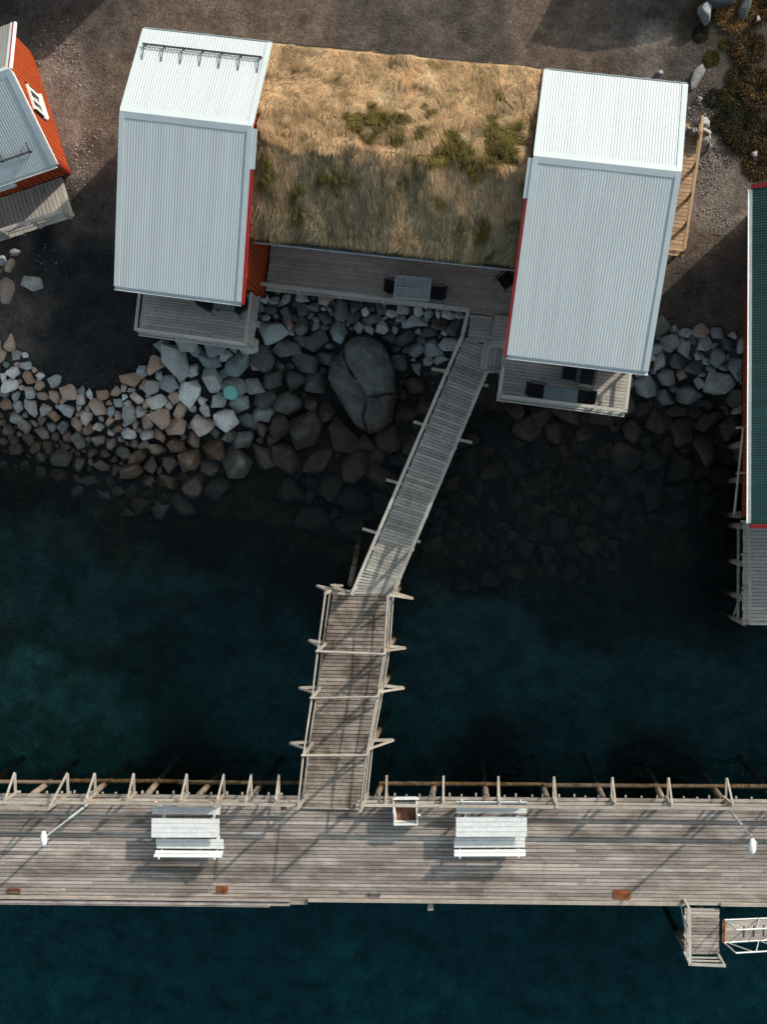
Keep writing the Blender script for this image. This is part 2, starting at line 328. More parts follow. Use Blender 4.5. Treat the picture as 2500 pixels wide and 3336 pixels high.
GRAVEL, LIGHTG, DARKG = (0.125, 0.090, 0.068), (0.185, 0.148, 0.124), (0.082, 0.066, 0.056)
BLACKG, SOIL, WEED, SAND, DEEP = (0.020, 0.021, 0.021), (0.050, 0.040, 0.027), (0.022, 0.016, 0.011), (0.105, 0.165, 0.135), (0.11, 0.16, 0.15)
ZONES = [(0,0,DARKG),(300,60,DARKG),(420,250,GRAVEL),(600,30,GRAVEL),(900,60,GRAVEL),(1300,60,DARKG),(1500,150,DARKG),(1750,60,GRAVEL),(1900,200,GRAVEL),(2150,180,LIGHTG),(2100,60,DARKG),
 (2300,60,SOIL),(2420,60,SOIL),(2480,250,SOIL),(2330,180,DARKG),(2280,330,DARKG),(2420,420,SOIL),(2480,560,SOIL),(2330,560,LIGHTG),(2400,640,LIGHTG),(2300,700,LIGHTG),(2260,800,GRAVEL),
 (180,260,LIGHTG),(210,400,LIGHTG),(200,520,LIGHTG),(320,330,GRAVEL),(300,480,GRAVEL),(200,640,DARKG),(300,620,DARKG),(-600,300,GRAVEL),
 (2300,900,DARKG),(2250,1000,DARKG),(2400,1000,DARKG),(1900,900,DARKG),(1300,700,DARKG),
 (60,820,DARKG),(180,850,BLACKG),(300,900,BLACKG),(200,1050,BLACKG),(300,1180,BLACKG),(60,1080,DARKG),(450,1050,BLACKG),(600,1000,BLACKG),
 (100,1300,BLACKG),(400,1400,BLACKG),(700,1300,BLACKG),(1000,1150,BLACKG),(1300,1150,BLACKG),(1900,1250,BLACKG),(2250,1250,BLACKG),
 (100,1500,WEED),(500,1600,WEED),(900,1500,WEED),(1250,1550,WEED),(1600,1500,WEED),(2000,1600,WEED),(2300,1700,WEED),(1500,1800,WEED),(1900,1850,WEED),(1100,1750,WEED),(2450,1500,WEED),
 (250,1750,(0.05,0.06,0.055)),(700,1750,WEED),(1000,1850,WEED),(1900,1980,(0.035,0.035,0.035)),(2300,1950,WEED),
 (100,2000,(0.06,0.08,0.07)),(400,2000,(0.055,0.07,0.065)),(750,2000,(0.055,0.075,0.075)),(250,1950,(0.06,0.085,0.08)),(150,2300,SAND),(330,2390,SAND),(40,2260,SAND),(550,2300,(0.06,0.07,0.06)),(800,2250,DEEP),(950,2450,DEEP),(500,2150,(0.05,0.055,0.05)),
 (1500,2100,(0.09,0.12,0.12)),(1450,2350,(0.12,0.17,0.16)),(1800,2200,(0.12,0.17,0.16)),(2200,2250,DEEP),(1900,2400,DEEP),(2400,2400,DEEP),(1600,2480,WEED),(2100,2500,WEED),(600,2500,WEED),
 (0,3000,(0.30,0.36,0.34)),(700,3000,(0.26,0.33,0.32)),(1400,3000,(0.26,0.33,0.32)),(2200,3000,(0.28,0.34,0.32)),(100,3250,(0.36,0.44,0.40)),(1250,3250,(0.34,0.42,0.38)),(2400,3250,(0.34,0.42,0.38)),(700,3600,(0.34,0.42,0.38)),(1900,3600,(0.34,0.42,0.38))]
def build_ground():
    def axis(a, b, c, d, step):
        inner = np.arange(b, c, step); k = np.linspace(0, 1, 14)[1:] ** 2
        return np.r_[(b - (b - a) * k)[::-1], inner, c + (d - c) * k]
    xs = axis(-150, -18, 16, 150, 0.12); ys = axis(-150, -22, 19.5, 150, 0.12)
    X, Y = np.meshgrid(xs, ys); Z = height_np(X, Y)
    wet = np.clip((0.9 - Z) / 1.2, 0, 1)
    Z = Z + (fbm(X, Y, 1.6, 3) - 0.5) * (0.10 + 0.75 * wet) + (fbm(X, Y, 0.4, 9) - 0.5) * (0.035 + 0.22 * wet)
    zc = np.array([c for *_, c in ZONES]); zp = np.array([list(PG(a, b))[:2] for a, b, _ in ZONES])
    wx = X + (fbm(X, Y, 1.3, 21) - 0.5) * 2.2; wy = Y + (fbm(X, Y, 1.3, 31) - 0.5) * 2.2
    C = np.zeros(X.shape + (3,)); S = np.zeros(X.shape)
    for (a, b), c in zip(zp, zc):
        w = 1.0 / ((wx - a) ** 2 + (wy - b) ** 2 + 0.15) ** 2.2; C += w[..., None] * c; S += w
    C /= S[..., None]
    # weed patches with their own outlines on the sea bed
    weedm = np.clip((fbm(X, Y, 1.1, 44) - 0.5) * 9, 0, 1) * np.clip((-0.2 - Z) / 0.5, 0, 1) * np.clip((Z + 2.6) / 0.9, 0, 1)
    brown = np.array([0.055, 0.032, 0.015]) * (0.4 + 1.3 * vnoise(X, Y, 0.25, 5))[..., None]
    C = C * (1 - 0.75 * weedm[..., None]) + brown * 0.75 * weedm[..., None]
    # worn wheel tracks along the yard
    tw = X * 0.10 + 0.5 * np.sin(X * 0.35); trk = sum(np.exp(-((Y - (15.0 + o) + tw) / 0.20) ** 2) for o in (0.0, 1.5)) * np.clip((fbm(X, Y, 1.5, 88) - 0.3) * 3, 0, 1) * (Z > 2.0)
    C = C * (1 + 0.38 * trk[..., None])
    ny, nx = X.shape; idx = np.arange(nx * ny).reshape(ny, nx)
    Fq = np.stack([idx[:-1, :-1], idx[:-1, 1:], idx[1:, 1:], idx[1:, :-1]], -1).reshape(-1, 4)
    m, nt, b, out = new_mat('ground'); g = G(nt); p = g.pos()
    at = g.n('Attribute', attribute_name='tint').outputs['Color']
    n1 = g.noise(p, 22.0, 5, 0.75); n2 = g.noise(p, 1.3, 5, 0.6); n3 = g.noise(p, 60.0, 3, 0.7)
    v = g.n('TexVoronoi'); v.inputs['Scale'].default_value = 17.0; g.put(v.inputs['Vector'], p)
    hsv = g.n('SeparateColor'); g.put(hsv.inputs[0], v.outputs['Color'])
    k = g.m('MULTIPLY', g.rng(n1, 0.25, 0.75, 0.70, 1.30), g.m('MULTIPLY', g.rng(n2, 0.3, 0.7, 0.58, 1.42), g.rng(g.noise(p, 4.5, 5, 0.65), 0.3, 0.7, 0.8, 1.2)))
    k = g.m('MULTIPLY', k, g.rng(hsv.outputs[0], 0, 1, 0.80, 1.22))
    k = g.m('MULTIPLY', k, g.rng(n3, 0.3, 0.7, 0.8, 1.2))
    kk = g.n('CombineXYZ'); [g.put(kk.inputs[i], k) for i in range(3)]
    c = g.mix(1.0, at, kk.outputs[0], 'MULTIPLY')
    g.put(b.inputs['Base Color'], c); b.inputs['Roughness'].default_value = 0.95; b.inputs['Specular IOR Level'].default_value = 0.15
    g.bump(g.m('ADD', n1, g.m('MULTIPLY', v.outputs['Distance'], 0.8)), 0.5, 0.03, b)
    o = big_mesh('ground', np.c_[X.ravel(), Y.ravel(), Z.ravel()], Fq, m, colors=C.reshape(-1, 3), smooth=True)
    tag(o, 'gravel shore falling away to a weedy sea bed', kind='structure')
build_ground()

def build_water():
    m, nt, b, out = new_mat('sea_water'); nt.nodes.remove(b); g = G(nt)
    tr = g.n('BsdfTransparent'); gl = g.n('BsdfGlossy'); gl.inputs['Roughness'].default_value = 0.08; gl.inputs['Color'].default_value = (0.38, 0.46, 0.5, 1)
    bm_ = g.n('Bump'); bm_.inputs['Strength'].default_value = 0.8; bm_.inputs['Distance'].default_value = 0.12
    p = g.pos(); h = g.m('ADD', g.noise(g.vm('MULTIPLY', p, (1.0, 1.8, 1.0)), 1.6, 4, 0.6), g.m('MULTIPLY', g.noise(p, 7.0, 3, 0.6), 0.3))
    g.put(bm_.inputs['Height'], h); nt.links.new(bm_.outputs[0], gl.inputs['Normal'])
    fr = g.n('Fresnel'); fr.inputs['IOR'].default_value = 1.33; nt.links.new(bm_.outputs[0], fr.inputs['Normal'])
    mx = g.n('MixShader'); nt.links.new(fr.outputs[0], mx.inputs[0]); nt.links.new(tr.outputs[0], mx.inputs[1]); nt.links.new(gl.outputs[0], mx.inputs[2])
    nt.links.new(mx.outputs[0], out.inputs[0])
    va = g.n('VolumeAbsorption'); va.inputs['Density'].default_value = 0.30; va.inputs['Color'].default_value = (0.0, 0.585, 0.63, 1)
    nt.links.new(va.outputs[0], out.inputs['Volume'])
    M['water'] = m
    a, b_, z = 140.0, 140.0, -9.0
    vs = [(-a, -b_, z), (a, -b_, z), (a, b_, z), (-a, b_, z), (-a, -b_, 0), (a, -b_, 0), (a, b_, 0), (-a, b_, 0)]
    o = mesh_obj('water', vs, [(3, 2, 1, 0), (4, 5, 6, 7), (0, 1, 5, 4), (1, 2, 6, 5), (2, 3, 7, 6), (3, 0, 4, 7)], 'water', origin=Vector((0, 0, 0)))
    tag(o, 'dark teal clear sea water in the harbour', kind='structure')
build_water()

# ---------------------------------------------------------------- houses
class House:
    def __init__(s, ang, uW, uE, vN, vR, vS, zN, zR, zS):
        a = math.radians(ang); s.e = Vector((math.cos(a), math.sin(a), 0)); s.n = Vector((-math.sin(a), math.cos(a), 0))
        s.uW, s.uE, s.vN, s.vR, s.vS, s.zN, s.zR, s.zS = uW, uE, vN, vR, vS, zN, zR, zS
    def L(s, u, v, z): return s.e * u + s.n * v + Vector((0, 0, z))
    def rz(s, v):
        if v >= s.vR: return lerp(s.zR, s.zN, (v - s.vR) / (s.vN - s.vR))
        return lerp(s.zR, s.zS, (s.vR - v) / (s.vR - s.vS))
    def R(s, u, v, dz=0.0): return s.L(u, v, s.rz(v) + dz)
def corrugated(name, hs, u0, u1, v0, v1, mat, root, pitch=0.076, amp=0.0045, spp=8):
    """ribs run along v; v0 eave, v1 ridge"""
    n = max(2, int(round((u1 - u0) / pitch))) * spp
    vs, uv = [], []; rows = 5
    for j in range(rows):
        v = lerp(v0, v1, j / (rows - 1))
        for i in range(n + 1):
            u = lerp(u0, u1, i / n); ph = 2 * math.pi * i / spp
            wob = 0.004 * math.sin(u * 2.1 + v * 1.7)
            vs.append(hs.R(u, v, 0.018 + amp * math.cos(ph) + wob)); uv.append((u, v))
    k = n + 1; fs = [(j * k + i, j * k + i + 1, (j + 1) * k + i + 1, (j + 1) * k + i) for j in range(rows - 1) for i in range(n)]
    if v0 > v1: fs = [f[::-1] for f in fs]
    o = mesh_obj(name, vs, fs, mat, root, smooth=True, uvs=uv)
    return o
def slab(name, pts, thick, mat, parent):   # flat quad given by its top corners, thickened downwards
    dz = Vector((0, 0, -thick)); v = [Vector(p) for p in pts] + [Vector(p) + dz for p in pts]
    return mesh_obj(name, v, [(0, 1, 2, 3), (7, 6, 5, 4), (0, 4, 5, 1), (1, 5, 6, 2), (2, 6, 7, 3), (3, 7, 4, 0)], mat, parent)
def gable_body(hs, root, wW, wE, wN, wS, z0, mat='gap', name='wall', under=0.10):
    def ring(u): return [hs.L(u, wS, z0), hs.L(u, wN, z0), hs.L(u, wN, hs.rz(wN) - under), hs.L(u, hs.vR, hs.zR - under), hs.L(u, wS, hs.rz(wS) - under)]
    return mesh_obj(name, ring(wW) + ring(wE), [(0, 1, 2, 3, 4), (9, 8, 7, 6, 5), (0, 4, 9, 5), (1, 6, 7, 2), (0, 5, 6, 1), (4, 3, 8, 9), (3, 2, 7, 8)], mat, root)
def clad(hs, wall, side, a0, a1, fixed, z0, pitch=0.15, mat='red', out=1, skip=None):
    """boards standing on a wall: side 'u' = gable wall at u=fixed, 'v' = long wall at v=fixed; parts of the wall"""
    n = max(1, int(round(abs(a1 - a0) / pitch))); t = 0.022
    for i in range(n):
        c = lerp(a0, a1, (i + 0.5) / n); w = abs(a1 - a0) / n - 0.020
        f = fixed + out * (t / 2 + 0.002)
        segs = [(z0, None)]
        if skip and skip[0] < c < skip[1]: segs = [(z0, skip[2]), (skip[3], None)]
        for zb, zt in segs:
            if side == 'u':
                top = (min(hs.rz(c - w / 2), hs.rz(c + w / 2)) - 0.11) if zt is None else zt
                if top - zb < 0.05: continue
                p0, p1 = hs.L(f, c, zb), hs.L(f, c, top); ax = hs.n
            else:
                top = hs.rz(fixed) - 0.12 if zt is None else zt
                p0, p1 = hs.L(c, f, zb), hs.L(c, f, top); ax = hs.e
            x = Vector((0, 0, 1)); z = x.cross(ax)
            mw = Matrix.Translation((p0 + p1) / 2) @ Matrix((x, ax, z)).transposed().to_4x4() @ Matrix.Diagonal(((p1 - p0).length, w, t, 1))
            o = bpy.data.objects.new('cladding_board', unit('box', mat)); link(o, wall, mw)
def ridge_cap(hs, root, u0, u1, mat='flash', w=0.16, name='ridge_cap'):
    t = 0.035
    v = []
    for u in (u0, u1): v += [hs.R(u, hs.vR + w, t), hs.L(u, hs.vR, hs.zR + t + 0.012), hs.R(u, hs.vR - w, t), hs.R(u, hs.vR - w, t - 0.03), hs.R(u, hs.vR + w, t - 0.03)]
    return mesh_obj(name, v, [(0, 5, 6, 1), (1, 6, 7, 2), (2, 7, 8, 3), (4, 9, 5, 0), (0, 1, 2, 3, 4), (9, 8, 7, 6, 5)], mat, root)
def verge(hs, root, u0, u1, v0, v1, mat='flash', name='verge_flashing', dz=0.045, th=0.05):
    return slab(name, [hs.R(u0, v0, dz), hs.R(u1, v0, dz), hs.R(u1, v1, dz), hs.R(u0, v1, dz)][::1 if v1 > v0 else -1], th, mat, root)
def gutter(hs, root, u0, u1, v, out, mat='galv', drop=0.05, name='gutter', r=0.065):
    vs = []; n = 8
    for u in (u0, u1):
        for rr in (r, r - 0.012):
            for i in range(n + 1):
                a = math.pi + math.pi * i / n
                vs.append(hs.L(u, v + out * r + rr * math.cos(a), hs.rz(v) - drop + 0.03 + rr * math.sin(a)))
    k = n + 1; f = []
    for i in range(n):
        f += [(i, i + 1, 2 * k + i + 1, 2 * k + i), (k + i + 1, k + i, 3 * k + i, 3 * k + i + 1), (i + 1, i, k + i, k + i + 1), (2 * k + i, 2 * k + i + 1, 3 * k + i + 1, 3 * k + i)]
    f += [(0, 2 * k, 3 * k, k), (n, k + n, 3 * k + n, 2 * k + n), (0, k, k + n, n)[:0] or (0, k, 3 * k, 2 * k)]
    return mesh_obj(name, vs, f[:-1], mat, root)
def window(hs, root, side, c, fixed, z0, w, h, out, panes=2):
    def pt(a, d, z): return hs.L(fixed + out * d, a, z) if side == 'u' else hs.L(a, fixed + out * d, z)
    fr = beam('window', pt(c - w / 2 - 0.09, 0.045, z0 - 0.03), pt(c + w / 2 + 0.09, 0.045, z0 - 0.03), 0.07, 0.08, 'white', root)
    beam('sill', pt(c - w / 2 - 0.11, 0.075, z0 - 0.09), pt(c + w / 2 + 0.11, 0.075, z0 - 0.09), 0.14, 0.03, 'white', fr)
    beam('frame', pt(c - w / 2 - 0.09, 0.045, z0 + h + 0.03), pt(c + w / 2 + 0.09, 0.045, z0 + h + 0.03), 0.07, 0.08, 'white', fr)
    for i in range(panes + 1):
        a = lerp(c - w / 2, c + w / 2, i / panes); s = 0.08 if i in (0, panes) else 0.05
        p0, p1 = pt(a, 0.045, z0 + 0.012), pt(a, 0.045, z0 + h - 0.012)
        beam('frame', p0, p1, 0.07 if side == 'v' else s, s if side == 'v' else 0.07, 'white', fr)
    for i in range(panes):
        a0 = lerp(c - w / 2, c + w / 2, i / panes) + 0.03; a1 = lerp(c - w / 2, c + w / 2, (i + 1) / panes) - 0.03
        beam('pane', pt(a0, 0.028, z0 + h / 2), pt(a1, 0.028, z0 + h / 2), 0.012, h, 'glass', fr)
    return fr
def snow_guard(hs, root, u0, u1, v, n, leg, down, diam=0.02):
    sg = pole('snow_guard', hs.R(u0, v, 0.16), hs.R(u1, v, 0.16), diam * 1.6, 'steel', root, 'pipe')
    pole('guard_rail', hs.R(u0, v, 0.06), hs.R(u1, v, 0.06), diam * 1.4, 'steel', sg, 'pipe')
    m = int((u1 - u0) / 0.075)
    for i in range(m):
        a, b = u0 + (u1 - u0) * i / m, u0 + (u1 - u0) * (i + 1) / m
        beam('lattice_bar', hs.R(a, v, 0.06 if i % 2 else 0.15), hs.R(b, v, 0.15 if i % 2 else 0.06), 0.012, 0.012, 'steel', sg)
    for i in range(n):
        u = lerp(u0 + 0.08, u1 - 0.06, i / (n - 1))
        beam('bracket', hs.R(u, v + 0.02 * down, 0.17), hs.R(u, v + leg * down, 0.04), 0.022, 0.022, 'steel', sg)
        beam('bracket', hs.R(u, v, 0.02), hs.R(u, v, 0.18), 0.03, 0.03, 'steel', sg)

FLOOR = 2.8
def cabin(label, ang, uW, uE, vN, vR, vS, inner, zN=6.6, zR=7.7, zS=6.1):
    hs = House(ang, uW, uE, vN, vR, vS, zN, zR, zS)
    root = thing('metal_roofed_cabin', hs.L((uW + uE) / 2, (vN + vS) / 2, 2.0), label, 'cabin', 'cabins joined by the turf roof')
    iW = 0.10 if inner == 'E' else 0.02; iE = 0.10 if inner == 'W' else 0.02
    wW, wE, wN, wS = uW + (0.14 if inner == 'E' else 0.06), uE - (0.06 if inner == 'E' else 0.14), vN - 0.25, vS + 0.75
    body = gable_body(hs, root, wW, wE, wN, wS, 1.2)
    k = 1 if inner == 'E' else -1
    clad(hs, body, 'u', wS + 0.01, wN, wE if inner == 'E' else wW, FLOOR - 0.3, 0.15, 'red', k)
    clad(hs, body, 'v', wW, wE, wS, FLOOR - 0.3, 0.15, 'red', -1)
    window(hs, root, 'v', (wW + wE) / 2, wS - 0.022, FLOOR + 0.7, 1.5, 1.2, -1, 3)
    slab('roof_deck', [hs.R(uW + .02, vS + .03, -0.012), hs.R(uE - .02, vS + .03, -0.012), hs.R(uE - .02, vR, -0.012), hs.R(uW + .02, vR, -0.012)], 0.07, 'fascia', root)
    slab('roof_deck', [hs.R(uW + .02, vR, -0.012), hs.R(uE - .02, vR, -0.012), hs.R(uE - .02, vN - .03, -0.012), hs.R(uW + .02, vN - .03, -0.012)], 0.07, 'fascia', root)
    for v0 in (vN, vS):
        s = corrugated('roof_sheet', hs, uW + 0.10, uE - 0.10, v0, vR, 'sheet', root, amp=0.006 if v0 > vR else 0.004)
    ridge_cap(hs, root, uW - 0.01, uE + 0.01)
    for a, b, side in ((uW - 0.02, uW + 0.13, 'W'), (uE - 0.13, uE + 0.02, 'E')):
        verge(hs, root, a, b, vN, vR + 0.05); verge(hs, root, a, b, vS, vR - 0.05)
    # inner verge: short flashing where the turf meets, red barge board below it
    ui = uE if inner == 'E' else uW
    verge(hs, root, *sorted((ui, ui + k * 0.14)), vR - 1.05, vR - 0.05, name='apron_flashing', dz=0.02, th=0.04)
    slab('barge_board', [hs.R(ui + k * 0.02, vS - 0.05, 0.03), hs.R(ui + k * 0.095, vS - 0.05, 0.03), hs.R(ui + k * 0.095, vR - 1.06, 0.03), hs.R(ui + k * 0.02, vR - 1.06, 0.03)][::k], 0.14, 'red_trim', root)
    gutter(hs, root, uW - 0.02, uE + 0.02, vS + 0.02, -1); gutter(hs, root, uW, uE, vN - 0.03, 1, drop=0.06, r=0.045)
    return hs, root
hB, rB = cabin('white metal roofed cabin with a snow guard, left of the turf roof', -7.80, -10.95, -7.31, 11.93, 9.29, 4.80, 'E')
snow_guard(hB, rB, hB.uW + 0.12, hB.uE - 0.15, hB.vN - 0.52, 7, 0.46, -1)
hC, rC = cabin('white metal roofed cabin without snow guard, right of the turf roof', -7.33, 0.345, 4.215, 12.04, 9.375, 4.28, 'W')

# turf-roofed middle house
hG = House(-6.88, -7.15, 0.38, 12.10, 9.20, 6.72, 6.50, 7.30, 6.06)
rG = thing('turf_roofed_house', hG.L(-3.4, 9.2, 2.0), 'house with a shaggy dry grass turf roof between the white roofs', 'house')
bG = gable_body(hG, rG, hG.uW - 0.05, hG.uE + 0.02, hG.vN - 0.3, hG.vS + 0.55, 1.4, under=0.2)
clad(hG, bG, 'v', hG.uW + 0.05, hG.uE - 0.05, hG.vS + 0.55, FLOOR - 0.3, 0.15, 'red', -1)
for c in (-5.6, -2.6): window(hG, rG, 'v', c, hG.vS + 0.528, FLOOR + 0.8, 1.3, 1.1, -1, 2)
beam('fascia_board', hG.R(hG.uW + .02, hG.vS - 0.04, -0.08), hG.R(hG.uE - .02, hG.vS - 0.04, -0.08), 0.035, 0.20, 'fascia', rG)
beam('drip_edge', hG.R(hG.uW + .02, hG.vS - 0.075, -0.10), hG.R(hG.uE - .02, hG.vS - 0.075, -0.10), 0.03, 0.03, 'galv', rG)
beam('fascia_board', hG.R(hG.uW + .02, hG.vN + 0.02, -0.10), hG.R(hG.uE - .02, hG.vN + 0.02, -0.10), 0.035, 0.18, 'fascia', rG)
def build_turf():
    m, nt, b, out = new_mat('turf_grass'); g = G(nt)
    at = g.n('Attribute', attribute_name='tint').outputs['Color']
    g.put(b.inputs['Base Color'], at); b.inputs['Roughness'].default_value = 0.9; b.inputs['Specular IOR Level'].default_value = 0.15
    tl = g.n('BsdfTranslucent'); g.put(tl.inputs[0], at); mx = g.n('MixShader'); mx.inputs[0].default_value = 0.25
    nt.links.new(b.outputs[0], mx.inputs[1]); nt.links.new(tl.outputs[0], mx.inputs[2]); nt.links.new(mx.outputs[0], out.inputs[0])
    def rzv(v): return np.where(v >= hG.vR, hG.zR + (hG.zN - hG.zR) * (v - hG.vR) / (hG.vN - hG.vR), hG.zR + (hG.zS - hG.zR) * (hG.vR - v) / (hG.vR - hG.vS))
    rz0 = rzv
    def rzv(v):                       # the sod rounds the ridge off
        w = 0.45; d = np.abs(v - hG.vR); return rz0(v) - np.where(d < w, (w - d) ** 2 * 0.42, 0)
    def lump(u, v):
        r = np.exp(-((v - hG.vR) / 0.35) ** 2)
        S = v < hG.vR
        a = fbm(u, np.where(S, v * 0.45, v), 0.55, 2, 4) - 0.5
        return 0.06 + 0.40 * a + 0.22 * r * (fbm(u, v, 0.8, 6) - 0.45)
    def to_world(u, v, z): return np.stack([hG.e.x * u + hG.n.x * v, hG.e.y * u + hG.n.y * v, z], -1)
    us = np.linspace(hG.uW, hG.uE, 190); vv = np.linspace(hG.vS, hG.vN, 140)
    U, V = np.meshgrid(us, vv); Zt = np.maximum(rzv(V) + lump(U, V), rz0(V) + 0.005)
    edge = np.minimum.reduce([(U - hG.uW) / 0.1, (hG.uE - U) / 0.1, (V - hG.vS) / 0.12, (hG.vN - V) / 0.12]); Zt = np.maximum(Zt - 0.10 * np.clip(1 - edge, 0, 1), rz0(V) - 0.02)
    px, py = proj_np(*np.moveaxis(to_world(U, V, Zt), -1, 0))
    def green(px, py, u, v):
        e = np.zeros(px.shape)
        for cx, cy, sx, sy, w in [(cx_, cy_, sx_ * 1.3, sy_g * 1.25, w_) for cx_, cy_, sx_, sy_g, w_ in [(1235,410,70,45,1.0),(1290,385,40,60,.8),(1310,440,45,35,.8),(1180,420,40,35,.6),(1455,490,60,38,1.0),(1520,470,70,40,.8),(1590,430,70,60,.75),(1640,500,60,60,.9),(1700,400,35,60,.6),(1300,330,90,30,.4),(1450,310,90,35,.35),(1560,260,60,40,.35),(1000,470,60,30,.5),(880,560,28,80,.6),(970,640,40,80,.5),(1130,520,50,60,.45),(1580,700,50,90,.5),(1700,620,40,90,.5),(1350,560,120,40,.45),(1380,420,60,40,.6),(1230,350,60,30,.5),(1660,430,50,80,.8),(1480,420,60,35,.55),(1340,480,60,30,.6),(1560,520,60,40,.7),(930,520,60,35,.45),(1080,540,50,60,.4),(1480,620,40,80,.4)]]:
            e = np.maximum(e, w * np.exp(-((px - cx) / sx) ** 2 - ((py - cy) / sy) ** 2))
        return np.clip((e * 1.25 + (fbm(u, v, 0.34, 61, 5) - 0.5) * 2.6 - 0.34) * 1.6, 0, 1) * 0.9
    def tint(u, v, gr, k):
        t = fbm(u, v, 0.8, 71)[..., None]; straw = np.array([0.70, 0.455, 0.245]) * (1 - t) + np.array([0.52, 0.335, 0.19]) * t
        pale = np.clip((fbm(u, v, 0.45, 81) - 0.52) * 4, 0, 1)[..., None]; straw = straw * (1 - 0.5 * pale) + np.array([0.70, 0.55, 0.35]) * 0.5 * pale
        dk = np.clip((fbm(u, v, 0.6, 101) - 0.52) * 5, 0, 1)[..., None]; straw = straw * (1 - 0.55 * dk) + np.array([0.24, 0.16, 0.075]) * 0.55 * dk
        gcol = np.array([0.105, 0.088, 0.014]) * (0.55 + 0.9 * vnoise(u, v, 0.13, 91))[..., None]
        sh = np.clip((hG.vR - 0.1 - v) * 4, 0, 1)[..., None] * np.clip((fbm(u, v * .5, 0.9, 111) - 0.36) * 5, 0, 1)[..., None]; straw = straw * (1 - 0.75 * sh) + np.array([0.225, 0.20, 0.125]) * 0.75 * sh   # south slope's duller skylit tone put into the straw colour
        c = straw * (1 - gr[..., None]) + gcol * gr[..., None]
        return c * k[..., None]
    ny, nx = U.shape; idx = np.arange(nx * ny).reshape(ny, nx); Fq = np.stack([idx[:-1, :-1], idx[:-1, 1:], idx[1:, 1:], idx[1:, :-1]], -1).reshape(-1, 4)
    gr = green(px, py, U, V); C = tint(U, V, gr, 0.36 + 0.1 * vnoise(U, V, 0.1, 4))
    Vw = to_world(U, V, Zt).reshape(-1, 3)
    # skirts so that the sod has thickness
    o = big_mesh('turf_sod', Vw, Fq, m, rG, C.reshape(-1, 3), origin=W[rG].translation, smooth=True)
    lo = []; 
    rim = [hG.R(hG.uW, hG.vS, -0.16), hG.R(hG.uE, hG.vS, -0.16), hG.R(hG.uE, hG.vR, -0.16), hG.R(hG.uW, hG.vR, -0.16), hG.R(hG.uE, hG.vN, -0.16), hG.R(hG.uW, hG.vN, -0.16)]
    slab('roof_deck', [rim[0] + Vector((0, 0, .13)), rim[1] + Vector((0, 0, .13)), rim[2] + Vector((0, 0, .13)), rim[3] + Vector((0, 0, .13))], 0.14, 'fascia', rG)
    slab('roof_deck', [rim[3] + Vector((0, 0, .13)), rim[2] + Vector((0, 0, .13)), rim[4] + Vector((0, 0, .13)), rim[5] + Vector((0, 0, .13))], 0.14, 'fascia', rG)
    # grass blades
    N = 150000
    u = rng.uniform(hG.uW + 0.02, hG.uE - 0.02, N); v = rng.uniform(hG.vS + 0.17, hG.vN - 0.02, N)
    z = np.maximum(rzv(v) + lump(u, v), rz0(v) + 0.01)
    px, py = proj_np(*np.moveaxis(to_world(u, v, z), -1, 0)); gr = green(px, py, u, v)
    S = v < hG.vR + 0.5 * (vnoise(u, v, 0.5, 19) - 0.4)
    swirl = (fbm(u, v, 1.1, 15) - 0.5) * 4.2 + (fbm(u, v, 0.3, 17) - 0.5) * 2.2 + rng.normal(0, 0.35, N)
    base = np.where(S, -np.pi / 2 + (fbm(u, v, 0.9, 23) - 0.5) * 2.2 + swirl * 0.22, -np.pi * 0.45 + swirl)
    tu, tv = np.cos(base), np.sin(base)
    sl = np.where(S, (hG.zR - hG.zS) / (hG.vR - hG.vS), (hG.zN - hG.zR) / (hG.vN - hG.vR))      # dz/dv
    T = np.stack([hG.e.x * tu + hG.n.x * tv, hG.e.y * tu + hG.n.y * tv, sl * tv], -1); T /= np.linalg.norm(T, axis=1)[:, None]
    nv = np.stack([-hG.n.x * sl, -hG.n.y * sl, np.ones(N)], -1); nv /= np.linalg.norm(nv, axis=1)[:, None]
    B = np.cross(T, nv)
    Lh = rng.uniform(0.13, 0.34, N) * (0.75 + 0.5 * vnoise(u, v, 0.5, 33)) * np.where(gr > 0.8, 0.7, 1.0)
    lift = np.where(gr > 0.8, rng.uniform(0.6, 1.2, N), rng.uniform(0.1, 0.55, N)); wd = rng.uniform(0.005, 0.009, N) * np.where(gr > 0.8, 1.3, 1)
    p0 = to_world(u, v, z - 0.03)
    p1 = p0 + (T * np.cos(lift)[:, None] + nv * np.sin(lift)[:, None]) * (Lh * 0.55)[:, None]
    l2 = lift - rng.uniform(0.4, 0.9, N)
    p2 = p1 + (T * np.cos(l2)[:, None] + nv * np.sin(l2)[:, None]) * (Lh * 0.5)[:, None]
    bw = B * wd[:, None]
    Vb = np.stack([p0 - bw, p0 + bw, p1 + bw * 0.8, p1 - bw * 0.8, p2 + bw * 0.2, p2 - bw * 0.2], 1).reshape(-1, 3)
    k6 = np.arange(N)[:, None] * 6
    Fb = np.concatenate([k6 + np.array([[0, 1, 2, 3]]), k6 + np.array([[3, 2, 4, 5]])], 0)
    kk = rng.uniform(0.7, 1.25, N) * (0.8 + 0.4 * vnoise(u, v, 0.22, 55))
    Cb = np.repeat(tint(u, v, gr, kk), 6, 0)
    o = big_mesh('turf_grass', Vb, Fb, m, rG, np.clip(Cb, 0, 0.9), origin=W[rG].translation); o['kind'] = 'stuff'
build_turf()

